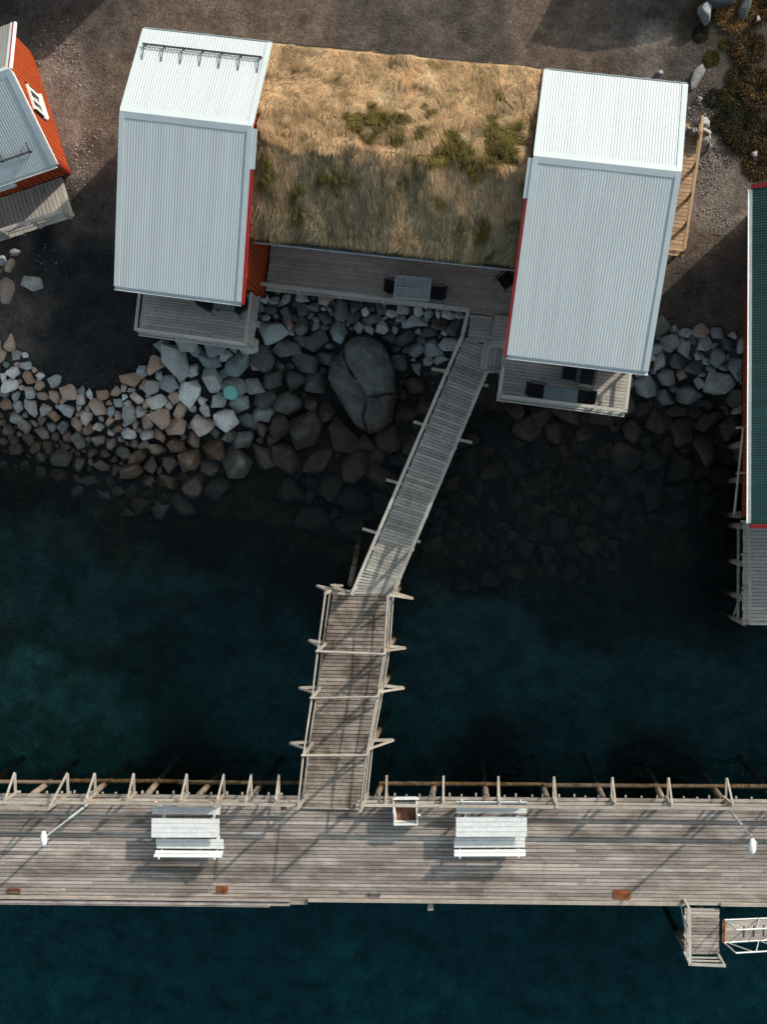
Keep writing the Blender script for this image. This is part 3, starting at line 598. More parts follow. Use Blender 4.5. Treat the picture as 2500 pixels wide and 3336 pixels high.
# red cabin at the left edge
e_a = Vector((0.9537, 0.3008, 0)); n_a = Vector((-0.3008, 0.9537, 0)); b1 = P(107, 177, 2.3); ub, vb = b1.dot(e_a), b1.dot(n_a)
hA = House(math.degrees(math.atan2(0.3008, 0.9537)), ub - 6.5, ub + 0.29, vb + 0.02, vb - 2.25, vb - 4.49, 4.7, 6.95, 5.0)
rA = thing('red_cabin', hA.L(ub - 3.2, vb - 2, 2.2), 'red board cabin with grey metal roof cut by the left edge', 'cabin')
bA = gable_body(hA, rA, ub - 6.3, ub, vb - 0.02, vb - 3.94, 1.9)
WZ = 3.55; CV = P(138, 345, WZ).dot(hA.n)
clad(hA, bA, 'u', vb - 3.94, vb - 0.02, ub, 2.36, 0.165, 'red', 1, skip=(CV - 0.42, CV + 0.42, WZ - 0.08, WZ + 0.98))
clad(hA, bA, 'v', ub - 6.3, ub, vb - 3.94, 2.36, 0.165, 'red', -1)
window(hA, rA, 'u', CV, ub, WZ, 0.6, 0.9, 1, 2)
window(hA, rA, 'v', ub - 2.35, vb - 3.962, 3.3, 1.5, 1.0, -1, 3)
beam('corner_board', hA.L(ub + 0.02, vb - 3.96, 2.36), hA.L(ub + 0.02, vb - 3.96, 4.85), 0.09, 0.09, 'red_trim', rA)
for v0 in (hA.vN, hA.vS):
    corrugated('roof_sheet', hA, hA.uW + 0.1, hA.uE - 0.1, v0, hA.vR, 'old_sheet' if v0 > hA.vR else 'sheet', rA)
    v0i = v0 + (0.03 if v0 < hA.vR else -0.03)
    slab('roof_deck', [hA.R(hA.uW + .02, v0i, -0.012), hA.R(hA.uE - .02, v0i, -0.012), hA.R(hA.uE - .02, hA.vR, -0.012), hA.R(hA.uW + .02, hA.vR, -0.012)][::1 if v0 < hA.vR else -1], 0.07, 'fascia', rA)
ridge_cap(hA, rA, hA.uW, hA.uE + 0.01)
verge(hA, rA, hA.uE - 0.15, hA.uE + 0.02, hA.vS, hA.vR - 0.05)
verge(hA, rA, hA.uE - 0.12, hA.uE - 0.04, hA.vN, hA.vR + 0.05)
slab('barge_board', [hA.R(hA.uE - 0.036, hA.vR + 0.05, 0.045), hA.R(hA.uE, hA.vR + 0.05, 0.045), hA.R(hA.uE, hA.vN, 0.045), hA.R(hA.uE - 0.036, hA.vN, 0.045)], 0.16, 'red_trim', rA)
slab('barge_board', [hA.R(hA.uE + 0.003, hA.vR + 0.05, 0.03), hA.R(hA.uE + 0.05, hA.vR + 0.05, 0.03), hA.R(hA.uE + 0.05, hA.vN, 0.03), hA.R(hA.uE + 0.003, hA.vN, 0.03)], 0.14, 'white', rA)
slab('barge_board', [hA.R(hA.uE + 0.023, hA.vS, 0.02), hA.R(hA.uE + 0.05, hA.vS, 0.02), hA.R(hA.uE + 0.05, hA.vR - 0.05, 0.02), hA.R(hA.uE + 0.023, hA.vR - 0.05, 0.02)], 0.14, 'white', rA)
gutter(hA, rA, hA.uW, hA.uE, hA.vS + 0.02, -1)
snow_guard(hA, rA, hA.uW + 0.3, hA.uE - 0.45, hA.vS + 0.42, 8, 0.25, 1)
snow_guard(hA, rA, hA.uW + 0.3, hA.uE - 0.45, hA.vN - 0.35, 8, 0.40, -1)
beam('foundation', hA.L(ub - 6.28, vb - 1.98, 2.1), hA.L(ub - 0.02, vb - 1.98, 2.1), 3.86, 0.7, 'foundation', rA)

# green-roofed boathouse at the right edge
zE = 5.0; q0, q1 = P(2453, 608, zE), P(2448, 1714, zE); ang_d = math.degrees(math.atan2((q1 - q0).y, (q1 - q0).x))
hD = House(ang_d, 0, 0, 0, 0, 0, zE, 6.9, zE)
hD.uW, hD.uE = q0.dot(hD.e), q1.dot(hD.e); hD.vS = q0.dot(hD.n); hD.vR = hD.vS + 3.6; hD.vN = hD.vS + 7.2
rD = thing('green_roofed_boathouse', hD.L((hD.uW + hD.uE) / 2, hD.vR, 1.8), 'long red boathouse with green corrugated roof at the right edge', 'boathouse')
bD = gable_body(hD, rD, hD.uW + 0.22, hD.uE - 0.22, hD.vN - 0.35, hD.vS + 0.42, 1.6)
clad(hD, bD, 'v', hD.uW + 0.22, hD.uE - 0.22, hD.vS + 0.42, 1.9, 0.16, 'red', -1)
window(hD, rD, 'v', hD.uE - 1.75, hD.vS + 0.398, 3.4, 0.9, 0.8, -1, 1)
for v0 in (hD.vN, hD.vS):
    corrugated('roof_sheet', hD, hD.uW + 0.04, hD.uE - 0.04, v0, hD.vR, 'green_sheet', rD, pitch=0.076, amp=0.006)
    v0i = v0 + (0.03 if v0 < hD.vR else -0.03)
    slab('roof_deck', [hD.R(hD.uW + .02, v0i, -0.015), hD.R(hD.uE - .02, v0i, -0.015), hD.R(hD.uE - .02, hD.vR, -0.015), hD.R(hD.uW + .02, hD.vR, -0.015)][::1 if v0 < hD.vR else -1], 0.08, 'fascia', rD)
    for ue in (hD.uW, hD.uE):
        slab('barge_board', [hD.R(ue - 0.06, v0, 0.05), hD.R(ue + 0.06, v0, 0.05), hD.R(ue + 0.06, hD.vR, 0.05), hD.R(ue - 0.06, hD.vR, 0.05)][::1 if v0 < hD.vR else -1], 0.22, 'red_trim', rD)
ridge_cap(hD, rD, hD.uW, hD.uE, 'green_sheet')
gutter(hD, rD, hD.uW + 0.08, hD.uE - 0.08, hD.vS + 0.03, -1, mat='white', r=0.075, drop=0.03)
for u in np.linspace(hD.uW + 0.6, hD.uE - 0.3, 9):
    for v in (hD.vS + 0.4, hD.vR, hD.vN - 0.5):
        p = hD.L(u, v, 1.62); pole('stilt', p, Vector((p.x, p.y, min(hz(p.x, p.y), 1.2) - 0.4)), 0.22, 'pile_wood', rD)

# two neighbouring sheds north of the picture; their shadows fall into it
def shed(label, uW, uE, vN, vS, zS, zR, ang):
    hs = House(ang, uW, uE, vN, (vN + vS) / 2, vS, zS, zR, zS)
    r = thing('boat_shed', hs.L((uW + uE) / 2, (vN + vS) / 2, 2.3), label, 'shed')
    bd = gable_body(hs, r, uW + 0.1, uE - 0.1, vN - 0.15, vS + 0.15, 2.0)
    clad(hs, bd, 'v', uW + 0.1, uE - 0.1, vS + 0.15, 2.3, 0.2, 'red', -1)
    for v0 in (vN, vS): corrugated('roof_sheet', hs, uW, uE, v0, (vN + vS) / 2, 'sheet', r, pitch=0.15, spp=4)
    ridge_cap(hs, r, uW, uE); return r
c = P(520, -150, 2.4); shed('boat shed beyond the top edge, towards the left', c.x - 7.5, c.x, c.y + 4.6, c.y, 5.0, 6.2, 0)
c = P(2290, -150, 2.4); shed('boat shed beyond the top edge, towards the right', c.x - 0.2, c.x + 3.2, c.y + 4.2, c.y, 4.7, 6.0, 0)
# ---------------------------------------------------------------- decks
def ln(pts, t):                       # point on a polyline, t = 0..1 of each segment
    return pts
def railing(root, tops, zdeck, posts=3, lower=(0.5,), w=0.09, h=0.035, mat='deck_wood', side=None, post_w=0.07, skip_last=False):
    for k in range(len(tops) - 1):
        a, b = tops[k], tops[k + 1]; d = (b - a).normalized()
        beam('top_rail', a - d * 0.01, b + d * (w / 2), w, h, mat, root)
        for f in lower:
            o = Vector((0, 0, (zdeck - a.z) * (1 - f)))
            o2 = Vector((0, 0, (zdeck - b.z) * (1 - f)))
            beam('rail', a + o, b + o2, 0.03, 0.09, mat, root)
        n = posts if isinstance(posts, int) else posts[k]
        for i in range(n + 1):
            if k > 0 and i == 0: continue
            p = lerp(a, b, i / n) if n else a
            beam('railing_post', Vector((p.x, p.y, zdeck - 0.12)), p - Vector((0, 0, h / 2)), post_w, post_w, mat, root)
def joists(root, A, B, D, C, n, mat='pile_wood', dz=-0.11, name='joist'):
    for i in range(n):
        t = (i + 0.5) / n
        beam(name, lerp(A, B, t) + Vector((0, 0, dz)), lerp(D, C, t) + Vector((0, 0, dz)), 0.06, 0.12, mat, root)
def stilts(root, pts, ztop, d=0.14):
    for p in pts:
        g = hz(p.x, p.y); pole('stilt', Vector((p.x, p.y, ztop)), Vector((p.x, p.y, g - 0.35)), d, 'pile_wood', root)

# deck in front of the left cabin
zd = FLOOR
Dp, Cp = P(450, 1087, zd), P(824, 1137, zd); nB = hB.n
Ap = Dp + nB * (5.5 - Dp.dot(nB)); Bp = Cp + nB * (5.5 - Cp.dot(nB))
r = thing('deck', (Dp + Cp) / 2 - Vector((0, 0, 1)), 'small railed plank deck below the left white roof', 'deck')
planks(r, Ap, Bp, Dp, Cp, 17, 'deck_wood', gap=0.010, splits=2.6); joists(r, Ap, Bp, Dp, Cp, 5)
railing(r, [P(456, 935, 3.75), P(441, 1072, 3.75), P(799, 1120, 3.75), P(819, 958, 3.75)], zd, [1, 3, 2], (0.45,))
beam('edge_board', Dp + Vector((0, 0, -.1)) - nB * .03, Cp + Vector((0, 0, -.1)) - nB * .03, 0.035, 0.16, 'deck_wood', r)
stilts(r, [lerp(Dp, Cp, t) + nB * .15 for t in (0.05, 0.5, 0.93)] + [lerp(Ap, Bp, t) for t in (0.1, 0.9)], zd - 0.15)

# long deck under the turf eave
vs_ = P(1180, 981, zd).dot(hG.n); u0_, u1_ = hG.uW - 0.02, hG.uE + 0.02
A_, B_, D_, C_ = hG.L(u0_, hG.vS + .5, zd), hG.L(u1_, hG.vS + .5, zd), hG.L(u0_, vs_, zd), hG.L(u1_, vs_, zd)
r = thing('deck', (D_ + C_) / 2 - Vector((0, 0, 1)), 'long shaded plank deck under the eave of the grass roof', 'deck')
planks(r, A_, B_, D_, C_, 22, 'deck_wood', gap=0.010, splits=3.4); joists(r, A_, B_, D_, C_, 9)
railing(r, [P(826, 921, 3.35), P(1527, 1010, 3.35), P(1503, 1112, 3.3)], zd, [5, 1], (0.5,), w=0.11)
stilts(r, [lerp(D_, C_, t) + hG.n * .12 for t in np.linspace(0.03, 0.92, 5)] + [lerp(A_, B_, t) - hG.n * .8 for t in (0.1, 0.5, 0.9)], zd - 0.15)

# stepped landing beside the right cabin
r = thing('step_landing', P(1600, 1110, 1.8), 'stepped wooden landing leading from long deck down to the ramp', 'steps')
q = [P(1534, 1024, 2.79), P(1612, 1032, 2.79), P(1525, 1109, 2.79), P(1600, 1117, 2.79)]
planks(r, q[0], q[1], q[2], q[3], 7, 'deck_wood', name='tread_plank')
q2 = [P(1613, 1026, 2.95), P(1668, 1032, 2.95), P(1597, 1129, 2.95), P(1652, 1135, 2.95)]
planks(r, q2[0], q2[1], q2[2], q2[3], 9, 'deck_wood', name='tread_plank')
q3 = [P(1577, 1112, 2.62), P(1562, 1206, 2.62), P(1650, 1120, 2.62), P(1640, 1212, 2.62)]
planks(r, q3[0], q3[1], q3[2], q3[3], 6, 'deck_wood', name='tread_plank')
beam('edge_rail', P(1573, 1213, 2.72), P(1636, 1210, 2.72), 0.06, 0.09, 'pale_wood', r)
beam('riser', q2[2] + Vector((0, .02, -.15)), q2[3] + Vector((0, .02, -.15)), 0.03, 0.2, 'deck_wood', r)
beam('riser', q[2] + Vector((0, .02, -.12)), q[3] + Vector((0, .02, -.12)), 0.03, 0.16, 'deck_wood', r)
stilts(r, [P(1585, 1195, 2.6), P(1630, 1195, 2.6), P(1535, 1090, 2.6), P(1645, 1060, 2.6)], 2.56)

# deck in front of the right cabin
nC = hC.n; Dp, Cp = P(1618, 1299, zd), P(2036, 1353, zd); Ap = Dp + nC * (5.0 - Dp.dot(nC)); Bp = Cp + nC * (5.0 - Cp.dot(nC))
r = thing('deck', (Dp + Cp) / 2 - Vector((0, 0, 1)), 'railed plank deck with four black chairs below the right white roof', 'deck')
planks(r, Ap, Bp, Dp, Cp, 17, 'deck_wood', gap=0.010, splits=3.2); joists(r, Ap, Bp, Dp, Cp, 5)
railing(r, [P(1641, 1195, 3.7), P(1628, 1289, 3.7), P(2041, 1338, 3.7), P(2058, 1195, 3.7)], zd, [1, 4, 1], (0.33, 0.66))
beam('edge_board', Dp + Vector((0, 0, -.1)) - nC * .03, Cp + Vector((0, 0, -.1)) - nC * .03, 0.035, 0.16, 'deck_wood', r)
stilts(r, [lerp(Dp, Cp, t) + nC * .15 for t in (0.06, 0.5, 0.94)] + [lerp(Ap, Bp, t) for t in (0.1, 0.9)], zd - 0.15)

# side deck of the right cabin
c0 = P(2228, 837, zd); c1 = P(2286, 400, zd); uE_ = c0.dot(hC.e); v0_, v1_ = c0.dot(hC.n), P(2238, 402, zd).dot(hC.n); uW_ = hC.uE - 0.10
r = thing('deck', hC.L((uW_ + uE_) / 2, (v0_ + v1_) / 2, 2.2), 'narrow sunlit oiled side deck along the right cabin', 'deck')
uE1 = c1.dot(hC.e)
planks(r, hC.L(uW_, v1_, zd), hC.L(uE1, v1_, zd), hC.L(uW_, v0_, zd), hC.L(uE_, v0_, zd), 33, 'new_wood', gap=0.014)
t_ = [P(2291, 379, 3.7), P(2288, 432, 3.7), P(2232, 815, 3.7), P(2172, 808, 3.7)]
railing(r, t_, zd, [1, 4, 1], (0.4, 0.7), w=0.075, mat='new_wood')
for u in (uW_ + .1, uE_ - .1): beam('joist', hC.L(u, v0_, zd - .1), hC.L(u, v1_, zd - .1), 0.06, 0.12, 'deck_wood', r)
stilts(r, [hC.L(uE_ - .1, v, 2) for v in np.linspace(v0_ + .2, v1_ - .2, 4)] + [hC.L(uW_ + .1, v, 2) for v in np.linspace(v0_ + .2, v1_ - .2, 3)], zd - 0.15, 0.1)

# deck of the red cabin
za = 2.35; cE = P(241, 705, za); u1_, v0_ = cE.dot(hA.e), cE.dot(hA.n); v1_ = vb - 3.98; u0_ = ub - 5.5
r = thing('deck', hA.L(u1_ - 2, (v0_ + v1_) / 2, 2.0), 'plank deck with low railing below the red wall at the left edge', 'deck')
planks(r, hA.L(u0_, v0_, za), hA.L(u0_, v1_, za), hA.L(u1_, v0_, za), hA.L(u1_, v1_, za), 40, 'deck_wood', gap=0.014)
railing(r, [P(200, 689, 3.2), P(0, 750, 3.2), P(-330, 851, 3.2)], za, [2, 3], (0.35, 0.68), w=0.10)
beam('joist', hA.L(u0_, v0_ + .1, za - .11), hA.L(u1_, v0_ + .1, za - .11), 0.06, 0.12, 'deck_wood', r)
beam('joist', hA.L(u0_, v1_ - .1, za - .11), hA.L(u1_, v1_ - .1, za - .11), 0.06, 0.12, 'deck_wood', r)
stilts(r, [hA.L(u, v0_ + .1, 2) for u in np.linspace(u0_ + .3, u1_ - .2, 4)], za - 0.15, 0.12)

# deck of the boathouse
zb = 2.6; A_, B_, D_, C_ = P(2423, 1708, zb), P(2960, 1712, zb), P(2421, 2034, zb), P(2960, 2040, zb)
r = thing('deck', (D_ + C_) / 2 - Vector((0, 0, 2)), 'pale plank deck on stilts south of the green roof', 'deck')
planks(r, A_, B_, D_, C_, 28, 'deck_wood', gap=0.013, splits=5); joists(r, A_, B_, D_, C_, 6)
railing(r, [P(2442, 1700, 3.5), P(2447, 2032, 3.5), P(2900, 2038, 3.5)], zb, [3, 3], (0.5,), w=0.07, mat='pale_wood')
for t in (0.02, 0.4, 0.75, 0.99):
    for s in (0.02, 0.5, 0.95):
        p = lerp(lerp(A_, B_, s), lerp(D_, C_, s), t); pole('stilt', p - Vector((0, 0, .15)), Vector((p.x + (0.1 if s < .1 else 0), p.y, hz(p.x, p.y) - 0.3)), 0.2, 'pile_wood', r)
p0, p1 = lerp(A_, D_, 0.0), lerp(A_, D_, 1.0)
pole('waler', Vector((p0.x + .05, p0.y, 1.7)), Vector((p1.x + .05, p1.y, 1.7)), 0.10, 'pile_wood', r)
pole('cross_brace', Vector((p1.x + .05, p1.y + .2, 1.1)), Vector((p1.x + .05, p1.y + 1.0, 2.4)), 0.08, 'pile_wood', r)
r = thing('spar', P(2400, 1600, 1.0), 'long pale spar leaning on the boathouse stilts', 'pole')
pole('shaft', P(2395, 1672, 1.2), P(2424, 1392, 2.4), 0.085, 'pale_wood', r)
for y in (1392, 1540): beam('bracket', P(2400, y + 2, 2.3), P(2434, y, 2.3), 0.07, 0.07, 'pale_wood', r)

# ---------------------------------------------------------------- ramp
def ramp_z(t): return lerp(2.5, 2.06, t)
r = thing('ramp', P(1380, 1500, 1.5), 'sloping plank gangway from the cabins down towards the pier', 'walkway')
segs = [((1517, 1098), (1622, 1142), 0.0), ((1190, 1858), (1300, 1888), 0.93), ((1137, 1936), (1277, 1932), 1.0)]
for (l0, r0, t0), (l1, r1, t1), n in zip(segs[:-1], segs[1:], (74, 8)):
    planks(r, P(*l0, ramp_z(t0)), P(*r0, ramp_z(t0)), P(*l1, ramp_z(t1)), P(*r1, ramp_z(t1)), n, 'ramp_wood', gap=0.015)
for s in (0.06, 0.5, 0.94):
    a = lerp(P(*segs[0][0], 2.5), P(*segs[0][1], 2.5), s); b = lerp(P(*segs[1][0], ramp_z(.93)), P(*segs[1][1], ramp_z(.93)), s)
    beam('stringer', a - Vector((0, 0, .13)), b - Vector((0, 0, .13)), 0.1, 0.16, 'pile_wood', r)
def rt(a, b, t, dz): return Vector((lerp(a[0], b[0], t), lerp(a[1], b[1], t), 0)), dz
def ramp_rail(l0, l1, name):
    a, b = P(*l0, ramp_z(0) + 0.9), P(*l1, ramp_z(1) + 0.9)
    beam('top_rail', a, b, 0.10, 0.05, 'ramp_wood', r)
    beam('rail', a - Vector((0, 0, .45)), b - Vector((0, 0, .45)), 0.035, 0.1, 'ramp_wood', r)
    for i in range(7):
        p = lerp(a, b, 0.02 + 0.96 * i / 6); beam('railing_post', p - Vector((0, 0, 1.05)), p - Vector((0, 0, .02)), 0.08, 0.08, 'ramp_wood', r)
ramp_rail((1506, 1096), (1146, 1938), 'l'); ramp_rail((1586, 1212), (1288, 1918), 'r')
for tip, root_, t in [((1407, 1201), (1465, 1214), .13), ((1348, 1374), (1400, 1389), .33), ((1259, 1563), (1315, 1578), .55), ((1182, 1722), (1240, 1740), .75),
                      ((1592, 1257), (1560, 1250), .14), ((1539, 1442), (1485, 1430), .38), ((1370, 1765), (1345, 1759), .8)]:
    a, b = P(*tip, ramp_z(t) - 0.13), P(*root_, ramp_z(t) - 0.13)
    beam('outrigger', a, b, 0.09, 0.09, 'pale_wood', r)
    p = lerp(a, b, 0.25) + Vector((0, 0, 0.03)); q = b + (b - a).normalized() * -0.1 + Vector((0, 0, 0.75))
    if tip[0] < 1500 and t < .7: beam('brace', p, lerp(a, b, 0.85) + Vector((0, 0, 0.6)), 0.045, 0.045, 'pale_wood', r)
    g = hz(b.x, b.y); pole('pile', b - Vector((0, 0, .05)), Vector((b.x, b.y, g - 0.4)), 0.17, 'pile_wood', r)
r = thing('leaning_pile', P(1150, 1850, 0), 'dark old pile leaning out of the water beside the ramp', 'pile')
pole('shaft', P(1141, 1905, 1.6), P(1173, 1744, -0.6), 0.17, 'pile_wood', r)
for z in (0.35, 0.75): pole('iron_band', lerp(P(1141, 1905, 1.6), P(1173, 1744, -0.6), z - .02), lerp(P(1141, 1905, 1.6), P(1173, 1744, -0.6), z + .02), 0.185, 'rust', r, 'pipe')

# ---------------------------------------------------------------- walkway with tall pole frames
zw = PIER + 0.055
r = thing('walkway', P(1130, 2280, 1.5), 'lower plank walkway framed by tall pale poles', 'walkway')
A_, B_, D_, C_ = P(1084, 1929, zw), P(1276, 1933, zw), P(976, 2630, zw), P(1173, 2634, zw)
planks(r, A_, B_, D_, C_, 58, 'walk_wood', thick=0.04, gap=0.022)
for s in (0.05, 0.5, 0.95): beam('stringer', lerp(A_, B_, s) - Vector((0, 0, .17)), lerp(A_, B_, s) * 0.06 + lerp(D_, C_, s) * 0.94 - Vector((0, 0, .17)), 0.12, 0.2, 'pile_wood', r)
beam('end_batten', P(976, 2631, zw + .02), P(1173, 2636, zw + .02), 0.05, 0.03, 'pale_wood', r)
LB = [(1087, 1921), (1061, 2096), (1042, 2241), (1019, 2420), (1002, 2586)]; RB = [(1280, 1931), (1264, 2106), (1245, 2236), (1215, 2415), (1196, 2592)]
LT, RT = [P(1033, 1909, 1.95), P(1007, 2087, 1.95), P(975, 2242, 1.95), P(946, 2422, 1.95)], [P(1345, 1950, 1.95), P(1321, 2112, 1.95), P(1316, 2242, 1.95), P(1282, 2412, 1.95)]
tops = {}
for nm, bs, tips in (('l', LB, LT), ('r', RB, RT)):
    tl = []
    for i, b in enumerate(bs):
        p = P(*b, zw); q = p + Vector((random.uniform(-.03, .03), random.uniform(-.03, .03), 2.1))
        beam('post', p - Vector((0, 0, .35)), q, 0.07, 0.08, 'pale_wood', r); tl.append(q)
        if i < len(tips):
            inner = p + (p - tips[i]).normalized() * 0.35; inner.z = 1.88
            tip = tips[i].copy(); tip.z = 1.88
            beam('outrigger', tip, inner, 0.08, 0.11, 'pale_wood', r)
            beam('brace', tip + Vector((0, 0, .08)), lerp(p, q, 0.55), 0.06, 0.06, 'pale_wood', r)
            g = hz(p.x, p.y); pole('pile', Vector((p.x, p.y, 1.8)), Vector((p.x + (-.15 if nm == 'l' else .15), p.y, g - 0.4)), 0.2, 'pile_wood', r)
    for a, b in zip(tl[:-1], tl[1:]):
        pole('top_pole', a - Vector((0, 0, .03)), b - Vector((0, 0, .03)), 0.065, 'pale_wood', r)
        zz = zw + 0.85 - tl[0].z + 0
        a2, b2 = Vector((a.x, a.y, zw + .85)), Vector((b.x, b.y, zw + .85))
        pole('hand_rail', a2, b2, 0.06, 'walk_wood' if nm == 'l' else 'pale_wood', r)
        if nm == 'r': pole('mid_rail', a2 - Vector((-.06, 0, .4)), b2 - Vector((-.06, 0, .4)), 0.06, 'pale_wood', r)
    tops[nm] = tl
for i in (1, 2, 3): pole('crossbar', tops['l'][i] + Vector((-.05, 0, .03)), tops['r'][i] + Vector((.05, 0, .03)), 0.07, 'pale_wood', r)
for (a, b, z) in [((1078, 1906), (1118, 1908), 2.9), ((1100, 1916), (1143, 1928), 2.6), ((1083, 1930), (1140, 1937), 2.3), ((1090, 1902), (1090, 1925), 2.7)]:
    beam('end_rail', P(*a, z), P(*b, z), 0.06, 0.06, 'pale_wood', r)
for (x, y, z) in [(1092, 1915, 2.95), (1138, 1930, 2.75)]:
    p = P(x, y, z); beam('end_post', Vector((p.x, p.y, zw - .3)), p, 0.07, 0.07, 'pale_wood', r)

# ---------------------------------------------------------------- pier
def ny(x): return 2584 + 0.008 * x
def sy(x): return 2926 + 0.0105 * x
r = thing('pier', P(1250, 2760, 1.5), 'long weathered plank pier across the whole picture', 'pier')
X0, X1 = -560, 3060
A_, B_, D_, C_ = P(X0, ny(X0), PIER), P(X1, ny(X1), PIER), P(X0, sy(X0), PIER), P(X1, sy(X1), PIER)
planks(r, A_, B_, D_, C_, 29, 'pier_wood', thick=0.045, gap=0.022, splits=4.6, jz=0.004)
pl = lambda x, f, z: (lambda a: Vector((a.x, a.y, z)))(P(x, lerp(ny(x), sy(x), f), PIER))
for f in (0.06, 0.35, 0.65, 0.94): beam('girder', pl(X0, f, 1.83), pl(X1, f, 1.83), 0.16, 0.22, 'pile_wood', r)
for a, b, y, z in [(X0, 945, 9, PIER), (X0, 880, 14, PIER - .02), (945, 1003, 4, PIER - .01)]:
    beam('edge_timber', P(a, sy(a) + y, z - .03), P(b, sy(b) + y, z - .03), 0.10, 0.10, 'pier_wood', r)
for a, b in [(1004, 2230), (2350, X1)]:
    beam('kerb_timber', P(a, sy(a) - 4, PIER + .06), P(b, sy(b) - 4, PIER + .06), 0.09, 0.10, 'pale_wood', r)
beam('kerb_timber', P(X0, sy(X0) - 2, PIER + .05), P(945, sy(945) - 2, PIER + .05), 0.06, 0.07, 'pale_wood', r)
for x in [-420, -250, -80, 95, 290, 470, 640, 815, 1225, 1405, 1585, 1785, 1970, 2165, 2360, 2540, 2720, 2900]:
    for f in (0.03, 0.97):
        p = pl(x, f, 1.72); lean = random.uniform(.1, .35) * (1 if f < .5 else -1)
        pole('pile', p, Vector((p.x + random.uniform(-.2, .2), p.y + lean, hz(p.x, p.y) - 0.4)), 0.21, 'pile_wood', r)
for a, b, z in [(X0, 152, 0.62), (150, 560, 0.35), (545, 985, 0.45), (1225, 1790, 0.42), (1780, 2420, 0.5), (2400, X1, 0.45)]:
    pole('waler', pl(a, 0.02, z) + Vector((0, .12, 0)), pl(b, 0.02, z - .05) + Vector((0, .12, 0)), 0.155, 'pile_wood', r)
beam('joist_end', P(1402, 2925, 1.86), P(1404, 2964, 1.86), 0.17, 0.15, 'pale_wood', r)

r = thing('pier_railing', P(1250, 2600, PIER), 'pole railing with braced outriggers along the pier edge facing the cabins', 'railing')
def fence_frame(x, tipdx=0, h=1.0, tip=True, post_dx=0):
    b = P(x + post_dx, ny(x) + 2, PIER); t = P(x + tipdx, ny(x) - 66, 1.9)
    q = b + Vector((random.uniform(-.04, .04), random.uniform(-.02, .04), h))
    beam('post', b - Vector((0, 0, .3)), q, 0.06, 0.085, 'pale_wood', r)
    beam('outrigger', t, Vector((b.x, b.y - .35, 1.9)), 0.06, 0.09, 'pale_wood', r)
    beam('brace', t + Vector((0.015, .02, .07)), lerp(b, q, 0.93) + Vector((0.02, 0.03, 0)), 0.05, 0.06, 'pale_wood', r)
    return q
posts = {}
for x in [-520, -340, -150, 47, 219, 308, 435, 608, 729, 818, 908, 1260, 1445, 1624, 1805, 1995, 2178, 2368, 2560, 2750, 2940]:
    posts[x] = fence_frame(x, h=2.0 if x == 219 else random.uniform(0.95, 1.05))
def run(xs, f, d, dy, mat='pale_wood', nm='rail'):
    for a, b in zip(xs[:-1], xs[1:]):
        p = [P(x, ny(x) + 2, PIER) + Vector((0, dy + random.uniform(-.015, .015), f + random.uniform(-.03, .03))) for x in (a - 12, b + 12)]
        beam(nm, p[0], p[1], d, d * 1.2, mat, r)
left = [x for x in posts if x < 1000] + [985]; right = [1182] + [x for x in posts if x > 1200]
for xs in (left, right): run(xs[::2] if len(xs) % 2 else xs[::2] + xs[-1:], 0.97, 0.075, -.05); run(xs, 0.5, 0.06, -.05)
tp = posts[219]; beam('high_rail', Vector((tp.x, tp.y, tp.z - .05)), P(-420, 2619, PIER + 1.95), 0.08, 0.08, 'pale_wood', r)
for x in np.arange(20, 2480, 45):
    if 960 < x < 1200: continue
    p = P(x + random.uniform(-8, 8), ny(x) - 2, PIER - .05); beam('joist_end', p, p + Vector((0, random.uniform(.03, .1), 0)), 0.05, 0.08, 'pale_wood', r)

# ---------------------------------------------------------------- landing stage and gangway
r = thing('landing_stage', P(2290, 3030, 1.5), 'small railed landing stage jutting south from the pier', 'landing')
A_, B_, D_, C_ = P(2232, 2958, PIER - .01), P(2346, 2960, PIER - .01), P(2232, 3109, PIER - .01), P(2346, 3110, PIER - .01)
planks(r, A_, B_, D_, C_, 14, 'pier_wood', thick=0.04, gap=0.018); joists(r, A_, B_, D_, C_, 3)
railing(r, [P(2248, 2962, 2.95), P(2250, 3141, 2.95), P(2362, 3146, 2.95)], PIER, [3, 1], (), w=0.085, mat='deck_wood')
for z, a, b in [(2.35, (2243, 3119), (2350, 3121)), (2.62, (2246, 3129), (2356, 3132))]: beam('rail', P(*a, z), P(*b, z), 0.045, 0.03, 'deck_wood', r)
beam('rail', P(2240, 2960, 2.5), P(2241, 3127, 2.5), 0.03, 0.09, 'deck_wood', r)
for p in (D_, C_): pole('pile', p + Vector((.1 if p is not C_ else -.1, .05, -.16)), Vector((p.x, p.y, -6.6)), 0.2, 'pile_wood', r)
pole('stay', P(2221, 2950, 1.6), P(2235, 3030, 1.0), 0.05, 'galv', r)

